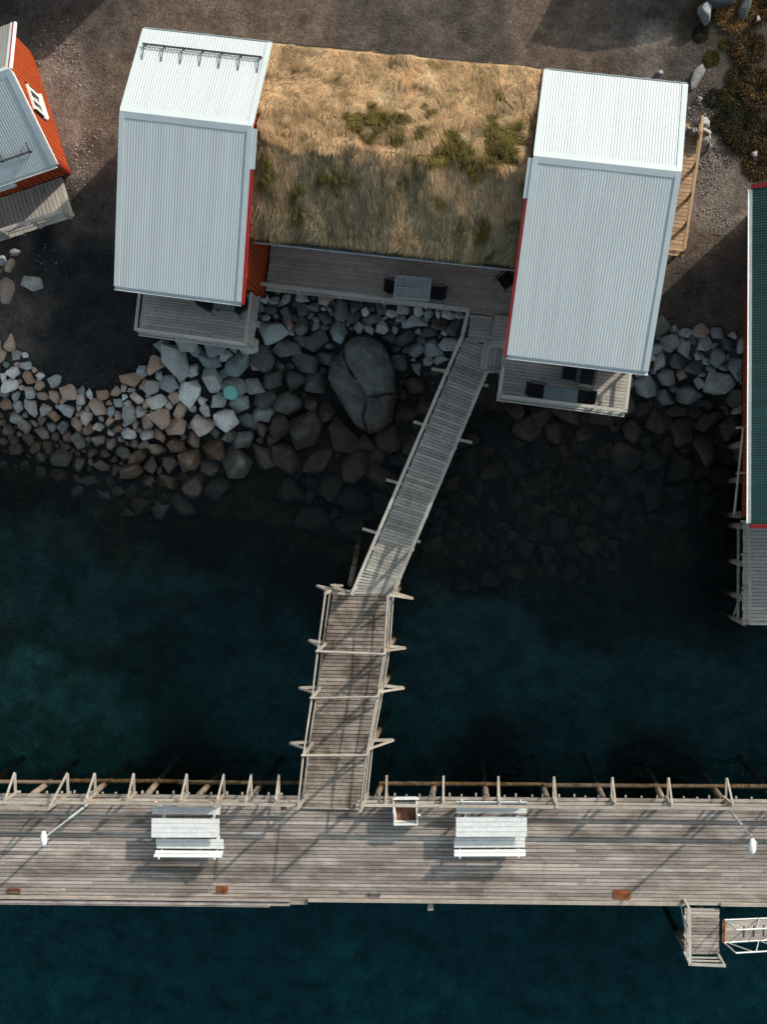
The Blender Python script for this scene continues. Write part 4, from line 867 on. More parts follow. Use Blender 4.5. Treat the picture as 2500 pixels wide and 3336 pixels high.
r = thing('aluminium_gangway', P(2450, 3030, 1.5), 'aluminium gangway with tubular rails beside the landing stage', 'gangway')
gz = lambda t: lerp(2.02, 1.25, t)
N0, N1, S0, S1 = P(2362, 2997, gz(0)), P(2900, 2974, gz(1)), P(2360, 3071, gz(0)), P(2900, 3040, gz(1))
planks(r, N0, N1, S0, S1, 6, 'pier_wood', thick=0.03, gap=0.006)
for t in np.linspace(0.12, 0.95, 15): beam('tread_bar', lerp(lerp(N0, N1, t), lerp(S0, S1, t), .3) + Vector((0, 0, .012)), lerp(lerp(N0, N1, t), lerp(S0, S1, t), .8) + Vector((0, 0, .012)), 0.03, 0.02, 'steel', r)
beam('end_plate', lerp(N0, S0, 0.02) + Vector((-.02, 0, .02)), lerp(N0, S0, .98) + Vector((-.02, 0, .02)), 0.09, 0.03, 'rust', r)
for a, b in ((N0, N1), (S0, S1)):
    up = Vector((0, 0, .95)); k = (b - a)
    pole('bottom_chord', a, b, 0.05, 'alu', r, 'pipe'); s0 = a + k * 0.035 + up
    pole('top_tube', s0, b + up, 0.05, 'alu', r, 'pipe')
    pole('end_tube', a, a + k * 0.02 + up * 0.5, 0.04, 'alu', r, 'pipe'); pole('end_tube', a + k * 0.02 + up * 0.5, s0, 0.04, 'alu', r, 'pipe')
    m = 5
    for i in range(m):
        t0, t1 = 0.02 + i * .19, 0.02 + (i + .62) * .19
        pole('web_tube', a + k * t0, a + k * t1 + up, 0.035, 'alu', r, 'pipe'); pole('web_tube', a + k * (t1 + .015) + up, a + k * (0.02 + (i + 1) * .19), 0.035, 'alu', r, 'pipe')
# ---------------------------------------------------------------- stones
def inside(poly, x, y):
    c = False; j = len(poly) - 1
    for i in range(len(poly)):
        (xi, yi), (xj, yj) = poly[i], poly[j]
        if (yi > y) != (yj > y) and x < (xj - xi) * (y - yi) / (yj - yi) + xi: c = not c
        j = i
    return c
def scatter(poly, size, holes=(), seed=1, cap=290, smallest=.36):
    """big stones first, then smaller ones into the gaps they leave"""
    rd = random.Random(seed); xs = [p[0] for p in poly]; ys = [p[1] for p in poly]; out = []
    for f, tries, ov in ((1.22, 300, .9), (1.05, 1500, .84), (.9, 2600, .82), (.72, 3200, .82), (.54, 3500, .82), (smallest, 3000, .86)):
        for _ in range(tries):
            if len(out) >= cap: return out
            x, y = rd.uniform(min(xs), max(xs)), rd.uniform(min(ys), max(ys))
            if not inside(poly, x, y): continue
            if any(((x - a) / rx) ** 2 + ((y - b) / ry) ** 2 < 1 for a, b, rx, ry in holes): continue
            s = size(x, y) * f * rd.uniform(.85, 1.12)
            if all((x - a) ** 2 + (y - b) ** 2 > (0.5 * ov * (s + t)) ** 2 for a, b, t in out): out.append((x, y, s))
    return out
_protos = {}
def boulder_mesh(kind, mat):           # one of 26 rounded, angular stones about one metre across
    if (kind, mat) in _protos: return _protos[kind, mat]
    rd = random.Random(900 + kind); bm = bmesh.new(); sx, sy_, sz = 1.0, rd.uniform(.6, .95), rd.uniform(.55, .85); n = rd.choice((8, 9, 10, 11, 13))
    for k in range(n):                 # spread directions, jittered; a few pulled in so that faces are unequal
        z = 1 - 2 * (k + .5) / n; a = 2.39996 * k + rd.uniform(-.5, .5); q = math.sqrt(max(0, 1 - z * z)); r = rd.uniform(.82, 1.08)
        bm.verts.new((.5 * sx * q * math.cos(a) * r, .5 * sy_ * q * math.sin(a) * r, .5 * sz * z * r * rd.uniform(.8, 1.1)))
    bmesh.ops.convex_hull(bm, input=bm.verts); bmesh.ops.delete(bm, geom=[v for v in bm.verts if not v.link_faces], context='VERTS')
    bmesh.ops.dissolve_limit(bm, angle_limit=math.radians(12), verts=bm.verts, edges=bm.edges)
    bmesh.ops.bevel(bm, geom=list(bm.edges), offset=rd.uniform(.02, .045), segments=2, profile=.55, affect='EDGES', clamp_overlap=True)
    bmesh.ops.triangulate(bm, faces=bm.faces); bmesh.ops.subdivide_edges(bm, edges=[e for e in bm.edges if e.calc_length() > .22], cuts=1); bmesh.ops.triangulate(bm, faces=bm.faces)
    off = Vector((kind * 5.3, kind * 1.7, 0))
    for v in bm.verts: v.co += mnoise.noise_vector(v.co * 3.2 + off) * .035 + mnoise.noise_vector(v.co * 8.0 + off) * .012
    for f in bm.faces: f.smooth = True
    me = bpy.data.meshes.new('stone'); bm.to_mesh(me); bm.free(); me.materials.append(M[mat]); me.set_sharp_from_angle(angle=math.radians(38))
    _protos[kind, mat] = me; return me
def stone_mesh(name, poly, zf, mat, height, rnd, seed=0, subdiv=1, rough=0.04):
    """angular stone from a ground outline; zf(x,y) is the ground below"""
    cx = sum(p[0] for p in poly) / len(poly); cy = sum(p[1] for p in poly) / len(poly); z0 = zf(cx, cy)
    gs, ga = rnd.uniform(.97, 1.16), rnd.uniform(-.14, .14); sx, sy_ = rnd.uniform(.88, 1.08), rnd.uniform(.88, 1.08)
    poly = [(cx + ((p[0] - cx) * math.cos(ga) - (p[1] - cy) * math.sin(ga)) * gs * sx, cy + ((p[0] - cx) * math.sin(ga) + (p[1] - cy) * math.cos(ga)) * gs * sy_) for p in poly]
    keep = [p for p in poly if rnd.random() > .14]; poly = keep if len(keep) >= 4 else poly
    R_ = max(math.hypot(p[0] - cx, p[1] - cy) for p in poly)
    bm = bmesh.new(); tilt = (rnd.uniform(-.35, .35), rnd.uniform(-.35, .35)); tp = rnd.uniform(.62, .88)
    for p in poly:
        k = rnd.uniform(.86, .97); x, y = (p[0] - cx) * k, (p[1] - cy) * k; g = zf(cx + x, cy + y) - z0
        bm.verts.new((x * .9, y * .9, g - height * .5)); bm.verts.new((x, y, g + height * rnd.uniform(.05, .4)))
    for p in poly:
        if rnd.random() < .2: continue
        k = tp * rnd.uniform(.72, 1.02); x, y = (p[0] - cx) * k, (p[1] - cy) * k; g = zf(cx + x, cy + y) - z0
        bm.verts.new((x, y, g * .6 + height * rnd.uniform(.7, 1.1) + tilt[0] * x + tilt[1] * y))
    hull = bmesh.ops.convex_hull(bm, input=bm.verts)
    junk = [v for v in bm.verts if not v.link_faces]; bmesh.ops.delete(bm, geom=junk, context='VERTS')
    bmesh.ops.dissolve_limit(bm, angle_limit=math.radians(9), verts=bm.verts, edges=bm.edges)
    try: bmesh.ops.bevel(bm, geom=list(bm.edges), offset=R_ * 0.17, segments=2, profile=0.6, affect='EDGES', clamp_overlap=True)
    except Exception: pass
    bmesh.ops.triangulate(bm, faces=bm.faces)
    if subdiv:
        long = [e for e in bm.edges if e.calc_length() > R_ * .5]; bmesh.ops.subdivide_edges(bm, edges=long, cuts=1)
        bmesh.ops.triangulate(bm, faces=bm.faces)
    sd = Vector((seed * 7.1, seed * 3.3, 0))
    for v in bm.verts:
        n = mnoise.noise_vector(v.co * (1.6 / R_) + sd) * rough * R_ * 2; v.co += n
    for f in bm.faces: f.smooth = True
    me = bpy.data.meshes.new(name); bm.to_mesh(me); bm.free(); me.materials.append(M[mat])
    me.set_sharp_from_angle(angle=math.radians(32))
    return bpy.data.objects.new(name, me), Vector((cx, cy, z0))
_gx = np.arange(-19, 19, .2); _gy = np.arange(-25, 22, .2); _GX, _GY = np.meshgrid(_gx, _gy); _GZ = height_np(_GX, _GY)
def zg(x, y):                          # quick bilinear ground height
    fx = min(max((x + 19) / .2, 0), len(_gx) - 1.01); fy = min(max((y + 25) / .2, 0), len(_gy) - 1.01); i, j = int(fx), int(fy); a, b = fx - i, fy - j
    return (_GZ[j, i] * (1 - a) + _GZ[j, i + 1] * a) * (1 - b) + (_GZ[j + 1, i] * (1 - a) + _GZ[j + 1, i + 1] * a) * b
PPM = 100.0
def bank(label, poly, size, mat, holes=(), seed=1, sink=0.0, cap=290, smallest=.36):
    pts = scatter(poly, size, holes, seed, cap, smallest); rnd = random.Random(seed)
    w = [PG(x, y) for x, y, _ in pts]
    ctr = sum(w, Vector()) / len(w); root = thing('stone_bank', ctr, label, 'stone bank')
    for (x, y, s), p in zip(pts, w):
        mt = mat(x, y, rnd) if callable(mat) else mat
        o = bpy.data.objects.new('stone', boulder_mesh(rnd.randrange(26), mt)); k = s / PPM * rnd.uniform(1.25, 1.5)
        R_ = Matrix.Rotation(rnd.uniform(0, 6.28), 4, 'Z') @ Matrix.Rotation(rnd.gauss(0, .28), 4, 'X') @ Matrix.Rotation(rnd.gauss(0, .28), 4, 'Y')
        link(o, root, Matrix.Translation((p.x, p.y, p.z + k * (rnd.uniform(.06, .2) - sink))) @ R_ @ Matrix.Diagonal((k * rnd.uniform(.95, 1.15), k, k * rnd.uniform(.85, 1.15), 1)))
    return root
def left_size(x, y): return 41 + 24 * max(0, min(1, (x - 430) / 250)) + (10 if y < 1250 and x > 500 else 0) + (8 if y > 1480 else 0)
bank('warm grey and pale stones curving round the dark gravel cove',
     [(-90, 1085), (20, 1108), (80, 1150), (130, 1215), (220, 1262), (330, 1282), (400, 1260), (450, 1215), (500, 1165), (555, 1115), (600, 1078), (720, 1100), (835, 1130), (850, 1230), (860, 1330), (900, 1420), (860, 1500), (760, 1560), (640, 1640), (520, 1690), (400, 1660), (260, 1600), (120, 1540), (-90, 1475)],
     left_size, lambda x, y, rd: 'rock' if (x > 520 and y < 1260) or rd.random() < .16 or x > 760 else 'warm_rock', holes=[(752, 1283, 30, 30)], seed=3, cap=300, smallest=.45)
def mid_size(x, y): return (42 if y < 1080 else 52 if (x > 1250 and y < 1220) else 66) + (10 if x < 1000 and y > 1060 else 0) + (20 if y > 1350 else 0)
bank('dark grey stones below the long deck and around the great boulder',
     [(836, 965), (1000, 965), (1250, 1000), (1500, 1025), (1500, 1110), (1430, 1190), (1400, 1290), (1350, 1420), (1310, 1560), (1230, 1680), (1120, 1760), (1000, 1700), (930, 1600), (900, 1500), (910, 1420), (870, 1330), (858, 1220), (842, 1120)],
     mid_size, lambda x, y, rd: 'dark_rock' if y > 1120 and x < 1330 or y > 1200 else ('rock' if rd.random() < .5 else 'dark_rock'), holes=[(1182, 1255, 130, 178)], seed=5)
bank('grey stones between the right cabin deck and the boathouse',
     [(2010, 1240), (2070, 1130), (2120, 1062), (2250, 1066), (2420, 1100), (2430, 1330), (2420, 1460), (2330, 1620), (2200, 1720), (2080, 1700), (2030, 1500), (2040, 1400), (1900, 1420), (1700, 1400), (1640, 1330), (1800, 1330)],
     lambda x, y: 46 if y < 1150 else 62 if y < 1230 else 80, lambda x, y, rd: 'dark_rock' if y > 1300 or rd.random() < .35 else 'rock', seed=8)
bank('sunken brown weed grown stones in the shallows right of the ramp',
     [(1480, 1360), (1640, 1400), (1900, 1430), (2020, 1430), (2060, 1700), (2000, 1850), (1750, 1950), (1480, 1900), (1380, 1800), (1440, 1560)],
     lambda x, y: 58 + 30 * math.sin(x * .013) * math.sin(y * .017), 'weed_rock', seed=11, sink=.18, cap=220, smallest=.45)
def lone(name, px, rx, ry, h, label, mat='rock', ang=0.0, seed=1, n=9, group=None, z=None):
    p = PG(*px); rd = random.Random(seed * 17 + 3); poly = []
    for i in range(n):
        a = 2 * math.pi * (i + rd.uniform(-.25, .25)) / n; k = rd.uniform(.82, 1.1); x, y = rx / PPM * math.cos(a) * k, ry / PPM * math.sin(a) * k
        poly.append((p.x + x * math.cos(ang) - y * math.sin(ang), p.y + x * math.sin(ang) + y * math.cos(ang)))
    o, loc = stone_mesh(name, poly, (zg if z is None else (lambda a, b: z)), mat, h, rd, seed, rough=.06); link(o, None, Matrix.Translation(loc)); return tag(o, label, 'rock', group)
LR = 'single rocks lying on the gravel'
lone('rock', (103, 923), 42, 27, .28, 'grey rock alone on the black gravel, left of the cabin', seed=2, group=LR)
lone('rock', (24, 948), 34, 40, .34, 'large grey rock at the left edge beside the lone rock', seed=3, group=LR)
lone('rock', (48, 822), 26, 18, .22, 'small rock under the corner of the left edge deck', seed=4, group=LR)
lone('rock', (8, 850), 16, 20, .2, 'pale rock cut by the left edge below the deck', seed=5, group=LR)
lone('rock', (30, 868), 13, 26, .18, 'narrow brownish rock below the left edge deck', 'warm_rock', -.3, 6, group=LR)
lone('rock', (2272, 252), 16, 38, .22, 'long pale pinkish rock on the gravel by the right roof corner', 'dry_rock', -.5, 7, group=LR)
lone('rock', (2278, 325), 13, 9, .12, 'small pale rock below the long pinkish one', 'dry_rock', .2, 8, group=LR)
lone('rock', (2460, 505), 14, 18, .15, 'small tan rock among weeds near the right edge', 'dry_rock', .2, 9, group=LR)
lone('rock', (2300, 50), 26, 36, .4, 'tall pale angular rock in the top right weeds', 'rock', .3, 10, group=LR)
lone('rock', (2345, 10), 44, 18, .4, 'flat blue grey rock at the top edge', 'dark_rock', .1, 11, group=LR)
lone('rock', (2468, 72), 10, 13, .25, 'small pointed white rock near the top right corner', 'dry_rock', .1, 12, 5, group=LR)
lone('rock', (2425, 30), 18, 40, .35, 'slanting grey ledge rock near the top right corner', 'dark_rock', -.35, 13, group=LR)
lone('rock', (2150, 238), 14, 10, .14, 'small tan stone just north of the right roof', 'dry_rock', .2, 14, group=LR)
def great_boulder():
    out_px = [(1150, 1108), (1200, 1098), (1250, 1128), (1286, 1200), (1292, 1290), (1276, 1372), (1238, 1402), (1200, 1412), (1160, 1388), (1108, 1312), (1068, 1232), (1078, 1180), (1118, 1142)]
    zb = 0.75; c = P(1186, 1262, zb); pts = [P(x, y, zb) - c for x, y in out_px]; N = len(pts)
    def rad(a):                        # outline radius in direction a
        d = Vector((math.cos(a), math.sin(a)))
        for i in range(N):
            p, q = pts[i], pts[(i + 1) % N]; e = (q - p); den = d.x * e.y - d.y * e.x
            if abs(den) < 1e-9: continue
            t = (p.x * e.y - p.y * e.x) / den; u = (p.x * d.y - p.y * d.x) / den
            if t > 0 and -1e-6 <= u <= 1 + 1e-6: return t
        return 1.0
    crack = [P(x, y, zb) - c for x, y in ((1122, 1100), (1128, 1170), (1150, 1215), (1182, 1262), (1196, 1296), (1300, 1280))]
    def upper(x, y):                   # signed distance-ish to the stepped break: >0 on the raised slab
        best = 1e9; sgn = 1
        for p, q in zip(crack[:-1], crack[1:]):
            e = q - p; L2 = e.x ** 2 + e.y ** 2; t = min(1, max(0, ((x - p.x) * e.x + (y - p.y) * e.y) / L2)); dx, dy = x - p.x - e.x * t, y - p.y - e.y * t
            dd = math.hypot(dx, dy)
            if dd < best: best = dd; sgn = 1 if e.x * dy - e.y * dx > 0 else -1
        return best * sgn
    bm = bmesh.new(); bmesh.ops.create_icosphere(bm, subdivisions=6, radius=1.0)
    for v in bm.verts:
        n = v.co.copy(); a = math.atan2(n.y, n.x); h = math.hypot(n.x, n.y); k = h ** .72 * rad(a); x, y = math.cos(a) * k, math.sin(a) * k
        z = (1 if n.z > 0 else -.9) * abs(n.z) ** .8 * .72 + .14 * y
        if n.z > 0:
            u = upper(x, y); z += .26 / (1 + math.exp(-max(-40, min(40, (u + .02 * math.sin(y * 11)) * 45))))
            z -= .24 * math.exp(-(u / .035) ** 2)
            if y < -.33: z -= .2 * math.exp(-((x - .05 - .04 * math.sin(y * 8)) / .028) ** 2) * min(1, h * 3)
        f = mnoise.fractal(Vector((x, y, z)) * 1.1 + Vector((5, 2, 1)), 1, 2, 5); w = mnoise.cell(Vector((x * 1.7, y * 1.7, 3))) * .05
        v.co = Vector((x * (1 + .03 * f), y * (1 + .03 * f), z + .22 * f + .05 * mnoise.noise(Vector((x * 3.1, y * 3.1, z)))))
    for f in bm.faces: f.smooth = True
    me = bpy.data.meshes.new('great_boulder'); bm.to_mesh(me); bm.free(); me.materials.append(M['boulder'])
    o = link(bpy.data.objects.new('great_boulder', me), None, Matrix.Translation((c.x, c.y, zb - .05))); tag(o, 'huge cracked dark grey boulder below the long deck', 'boulder')
great_boulder()
# dry-stacked stone pillar at the end of the side deck
pz = PG(2305, 440); r = thing('stone_pillar', pz, 'stacked stone pillar at the north end of the sunlit side deck', 'stone pillar'); rd = random.Random(5)
for k, (x, y, s, z) in enumerate([(2298, 392, 20, .75), (2276, 395, 14, .5), (2304, 425, 22, .7), (2300, 452, 18, .62), (2312, 470, 14, .35), (2308, 400, 15, .3), (2262, 420, 16, .75), (2250, 415, 11, .62), (2275, 418, 13, .7), (2310, 445, 12, .3), (2294, 478, 12, .2)]):
    q = P(x, y, 2.5 + z); zz = 2.35 + z * .75
    poly = [(q.x + s / PPM * rd.uniform(.85, 1.1) * math.cos(a), q.y + s / PPM * rd.uniform(.85, 1.1) * math.sin(a)) for a in np.linspace(0, 2 * math.pi, 8)[:-1]]
    o, loc = stone_mesh('stone', poly, lambda a, b, zz=zz: zz, 'dry_rock', .35, rd, 400 + k); link(o, r, Matrix.Translation(loc))
    poly2 = [(q.x + (a - q.x) * .9, q.y + (b - q.y) * .9) for a, b in poly]
    if zz > 2.6:
        o, loc = stone_mesh('stone', poly2, lambda a, b: 2.35, 'dry_rock', zz - 2.3, rd, 500 + k); link(o, r, Matrix.Translation(loc))

# ---------------------------------------------------------------- loose pebbles, weeds, shrubs
def tint_mat(name, rough=.9, trans=0.0):
    m, nt, b, out = new_mat(name); g = G(nt); at = g.n('Attribute', attribute_name='tint').outputs['Color']
    g.put(b.inputs['Base Color'], at); b.inputs['Roughness'].default_value = rough; b.inputs['Specular IOR Level'].default_value = .2
    if trans:
        tl = g.n('BsdfTranslucent'); g.put(tl.inputs[0], at); mx = g.n('MixShader'); mx.inputs[0].default_value = trans
        nt.links.new(b.outputs[0], mx.inputs[1]); nt.links.new(tl.outputs[0], mx.inputs[2]); nt.links.new(mx.outputs[0], out.inputs[0])
    return m
PEB = tint_mat('pebbles'); LEAF = tint_mat('leaves', trans=.2)
def pg_np(px, py):
    z = np.full(px.shape, 2.0)
    for _ in range(5):
        r = np.stack([(px - 1250) / F_PX, -(py - 1668) / F_PX, -np.ones_like(px)], -1) @ RQi      # cam -> world
        t = (z - CAM_Z) / r[:, 2]; X, Y = r[:, 0] * t, r[:, 1] * t; z = height_np(X, Y)
    return X, Y, z
def pebbles(label, areas, palette):
    PX, PY, SZ, CC = [], [], [], []
    for (cx, cy, sx, sy, n, s0, s1, pal) in areas:
        PX.append(rng.normal(cx, sx, n)); PY.append(rng.normal(cy, sy, n)); SZ.append(rng.uniform(s0, s1, n) * rng.uniform(.5, 1, n)); CC.append(np.array(palette[pal])[rng.integers(0, len(palette[pal]), n)])
    px, py, sz, cc = map(np.concatenate, (PX, PY, SZ, CC)); X, Y, Z = pg_np(px, py); k = Z > .9; X, Y, Z, sz, cc = X[k], Y[k], Z[k], sz[k], cc[k]; n = len(X)
    octv = np.array([[1, 0, 0], [0, 1, 0], [-1, 0, 0], [0, -1, 0], [0, 0, .75], [0, 0, -.6]]); of = np.array([[0, 1, 4], [1, 2, 4], [2, 3, 4], [3, 0, 4], [1, 0, 5], [2, 1, 5], [3, 2, 5], [0, 3, 5]])
    a = rng.uniform(0, 6.28, n); sc = rng.uniform(.6, 1.2, (n, 6, 1)); V = octv[None] * sz[:, None, None] * sc
    V = np.stack([V[..., 0] * np.cos(a)[:, None] - V[..., 1] * np.sin(a)[:, None], V[..., 0] * np.sin(a)[:, None] + V[..., 1] * np.cos(a)[:, None] * .8, V[..., 2] * .7], -1)
    V += np.stack([X, Y, Z + sz * .2], -1)[:, None]
    Fc = (np.arange(n)[:, None, None] * 6 + of[None]).reshape(-1, 3); C = np.repeat(cc * rng.uniform(.7, 1.25, (n, 1)), 6, 0)
    o = big_mesh('gravel', V.reshape(-1, 3), Fc, PEB, colors=np.clip(C, 0, .9)); tag(o, label, 'gravel', kind='stuff')
PAL = {'pale': [(.38, .33, .29), (.30, .27, .25), (.46, .42, .38), (.22, .17, .14)], 'grey': [(.16, .14, .13), (.12, .10, .09), (.22, .19, .17), (.09, .085, .08)], 'bay': [(.10, .11, .11), (.22, .23, .22), (.06, .06, .06), (.40, .40, .36)]}
pebbles('loose gravel and small stones strewn over the shore', [
 (190, 330, 45, 110, 1500, .012, .045, 'pale'), (225, 480, 40, 60, 900, .012, .05, 'pale'), (330, 300, 90, 130, 900, .01, .035, 'grey'),
 (2345, 560, 30, 40, 420, .025, .06, 'grey'), (2370, 660, 40, 50, 900, .01, .035, 'pale'), (2330, 620, 50, 70, 600, .012, .04, 'grey'), (2280, 420, 50, 110, 700, .01, .04, 'pale'),
 (2380, 190, 70, 50, 700, .01, .035, 'grey'), (1500, 90, 500, 70, 2200, .008, .028, 'grey'), (700, 30, 300, 40, 800, .008, .028, 'grey'), (2050, 130, 110, 70, 900, .008, .03, 'grey'),
 (80, 830, 60, 40, 120, .015, .045, 'bay'), (200, 1000, 110, 130, 500, .006, .02, 'bay'), (60, 1090, 50, 35, 260, .01, .03, 'bay'), (330, 620, 80, 60, 400, .01, .03, 'grey'), (2260, 960, 70, 70, 500, .01, .03, 'grey'),
 (1150, 1060, 140, 40, 420, .02, .06, 'bay'), (1400, 1120, 60, 50, 260, .02, .06, 'bay'), (760, 1180, 90, 60, 160, .02, .05, 'bay'), (230, 1270, 110, 40, 300, .015, .04, 'grey')], PAL)
def tufts(name, px, r_px, n, h, colors, label, cat, group=None, kind=None, lean=.7, w=.006):
    c = PG(*px); R_ = r_px / PPM; n = int(n * 2.6)
    a = rng.uniform(0, 6.28, n); rr = R_ * np.sqrt(rng.uniform(0, 1, n)); X, Y = c.x + rr * np.cos(a), c.y + rr * np.sin(a); Z = height_np(X, Y) - .02
    d = a + rng.normal(0, .8, n); el = rng.uniform(lean * .3, 1.35, n); n_ = n; L_ = .62 * h * rng.uniform(.4, 1.1, n) * (1.1 - .5 * rr / R_)
    D = np.stack([np.cos(d) * np.cos(el), np.sin(d) * np.cos(el), np.sin(el)], -1); S = np.stack([-np.sin(d), np.cos(d), np.zeros(n)], -1) * (w * rng.uniform(.6, 1.6, n))[:, None]
    p0 = np.stack([X, Y, Z], -1); p1 = p0 + D * (L_ * .6)[:, None]; D2 = D.copy(); D2[:, 2] -= .7; p2 = p1 + D2 * (L_ * .45)[:, None]
    V = np.stack([p0 - S, p0 + S, p1 + S, p1 - S, p2 + S * .2, p2 - S * .2], 1).reshape(-1, 3); k6 = np.arange(n)[:, None] * 6
    Fc = np.concatenate([k6 + np.array([[0, 1, 2, 3]]), k6 + np.array([[3, 2, 4, 5]])]); cc = np.array(colors)[rng.integers(0, len(colors), n)] * rng.uniform(.6, 1.3, (n, 1))
    return big_mesh(name, V, Fc, LEAF, colors=np.repeat(np.clip(cc, 0, .9), 6, 0), origin=Vector((c.x, c.y, c.z)))
DRY = [(.26, .14, .05), (.16, .085, .035), (.06, .042, .022)]; GRN = [(.075, .075, .014), (.04, .045, .012), (.11, .09, .02)]; DUL = [(.028, .028, .017), (.02, .021, .016), (.05, .035, .022)]
SH = 'shrubs and weeds in the top right corner'
for px, rr, n, h, cols, lab in [((2320, 190), 22, 500, .30, GRN, 'low yellow green weed clump on the gravel'), ((2365, 145), 18, 320, .25, GRN, 'small green weed above the yellow green clump'), ((2400, 180), 14, 260, .22, GRN + DUL, 'thin dull weed on the gravel right of the clumps'),
      ((2400, 40), 55, 1600, .45, [(.42, .25, .09), (.30, .17, .06), (.10, .06, .03)], 'golden dry grass tussock at the top edge'), ((2300, 30), 30, 600, .3, DRY + DUL, 'brown tussock growing on the pale angular rock'), ((2470, 30), 40, 1000, .6, DRY + DRY + DUL, 'dry twiggy shrub in the top right corner'),
      ((2440, 160), 45, 1200, .5, DUL + DRY, 'dark weedy shrub below the top right corner'), ((2470, 290), 55, 1500, .55, DUL + DRY, 'dull brown shrub at the right edge'), ((2400, 320), 45, 1100, .45, DUL + GRN, 'dark green shrub beside the right gravel'),
      ((2425, 430), 55, 1600, .55, GRN + DUL + DUL, 'leafy green brown shrub right of the stone pillar'), ((2480, 440), 45, 1100, .5, DUL + DRY, 'brown shrub at the right edge beyond the stone pillar'), ((2360, 400), 35, 700, .35, DUL, 'low dark shrub just right of the stone pillar'),
      ((2470, 540), 40, 900, .4, DRY + DUL, 'faded tussock right of the small tan rock'), ((2330, 320), 26, 500, .3, DUL, 'dark weed clump north of the stone pillar'), ((2285, 110), 24, 400, .25, DUL, 'dark weed patch below the pale angular rock'), ((2410, 250), 35, 700, .4, DUL + GRN, 'mixed weed clump between the two shrubs')]:
    tag(tufts('shrub' if h > .42 else 'weed_clump', px, rr, n, h, cols, lab, 'shrub'), lab, 'shrub', SH)
# brown bladder wrack on the sunken stones
def wrack():
    n = 9000; areas = [(1800, 1650, 330, 160, .5), (2150, 1850, 200, 150, .2), (450, 1640, 250, 60, .15), (1200, 1700, 150, 80, .15)]
    px = np.concatenate([rng.normal(a[0], a[2], int(n * a[4])) for a in areas]); py = np.concatenate([rng.normal(a[1], a[3], int(n * a[4])) for a in areas]); X, Y, Z = pg_np(px, py); k = (Z < -.15) & (Z > -1.1) & (fbm(X, Y, 1.2, 77) > .5); X, Y, Z = X[k], Y[k], Z[k]; n = len(X)
    d = rng.uniform(0, 6.28, n) ; L_ = rng.uniform(.12, .32, n); el = rng.uniform(.1, .7, n); D = np.stack([np.cos(d) * np.cos(el), np.sin(d) * np.cos(el), np.sin(el)], -1); S = np.stack([-np.sin(d), np.cos(d), 0 * d], -1) * .045
    p0 = np.stack([X, Y, Z], -1); p1 = p0 + D * L_[:, None]; V = np.stack([p0 - S * .5, p0 + S * .5, p1 + S, p1 - S], 1).reshape(-1, 3); Fc = np.arange(n * 4).reshape(n, 4)
    cc = np.array([(.07, .036, .012), (.04, .022, .01), (.025, .016, .01)])[rng.integers(0, 3, n)] * rng.uniform(.6, 1.3, (n, 1))
    o = big_mesh('seaweed', V, Fc, LEAF, colors=np.repeat(cc, 4, 0)); tag(o, 'brown seaweed covering the shallow sea bed', 'seaweed', kind='stuff')
wrack()
# ---------------------------------------------------------------- furniture and fittings on the pier
def picnic_table(px, label):          # px = NW, NE, SE, SW corners of the top
    zt = PIER + 0.74; c = [P(*q, zt) for q in px]; ctr = sum(c, Vector()) / 4
    r = thing('picnic_table', Vector((ctr.x, ctr.y, PIER)), label, 'table', 'white picnic tables on the pier')
    planks(r, c[0], c[1], c[3], c[2], 4, 'bench_paint', thick=0.04, gap=0.012, name='top_board', jz=0)
    for s in (0.13, 0.87):
        a, b = lerp(c[0], c[1], s), lerp(c[3], c[2], s)
        beam('bearer', lerp(a, b, .06) - Vector((0, 0, .08)), lerp(a, b, .94) - Vector((0, 0, .08)), 0.045, 0.09, 'bench_paint', r)
        for f, o in ((0.25, -.12), (0.75, 1.12)):
            t = lerp(a, b, f) - Vector((0, 0, .05)); g = lerp(a, b, lerp(f, o, .5)); beam('leg', Vector((g.x, g.y, PIER + .003)), t, 0.045, 0.095, 'bench_paint', r)
    return r
def bench(px, back, label):           # px = seat corners NW NE SE SW; back = -1 backrest on the north side, +1 on the south
    zs = PIER + 0.45; c = [P(*q, zs) for q in px]; ctr = sum(c, Vector()) / 4
    r = thing('bench', Vector((ctr.x, ctr.y, PIER)), label, 'bench', 'white benches on the pier')
    planks(r, c[0], c[1], c[3], c[2], 3, 'bench_paint', thick=0.035, gap=0.010, name='seat_board', jz=0)
    n = (c[0] - c[3]).normalized() * (-back)   # towards the backrest
    e0, e1 = (c[0], c[1]) if back < 0 else (c[3], c[2])
    bk = n * 1.0
    for i, (h0) in enumerate((0.10, 0.25)):
        a = e0 + bk * (0.04 + h0 * 0.45) + Vector((0, 0, h0)); b = e1 + bk * (0.04 + h0 * 0.45) + Vector((0, 0, h0))
        roll = math.atan2(0.45, 1.0) * (1 if back > 0 else -1)
        beam('back_board', a, b, 0.025, 0.135, 'bench_paint', r, roll=roll if back < 0 else roll)
    for s in (0.08, 0.9):
        base0, base1 = lerp(c[0], c[1], s), lerp(c[3], c[2], s)
        for f in (0.12, 0.88):
            t = lerp(base0, base1, f); beam('leg', Vector((t.x, t.y, PIER + .003)), t - Vector((0, 0, .036)), 0.045, 0.08, 'bench_paint', r)
        a = lerp(e0, e1, s); beam('back_support', a + bk * -.02 - Vector((0, 0, .3)) , a + bk * (0.07 + .35 * .45) + Vector((0, 0, .35)), 0.04, 0.06, 'bench_paint', r)
    return r
picnic_table([(492, 2666), (714, 2668), (715, 2729), (493, 2729)], 'white picnic table nearer the left lamp post')
bench([(496, 2627), (716, 2631), (716, 2654), (495, 2652)], -1, 'white bench behind the left picnic table, against the railing')
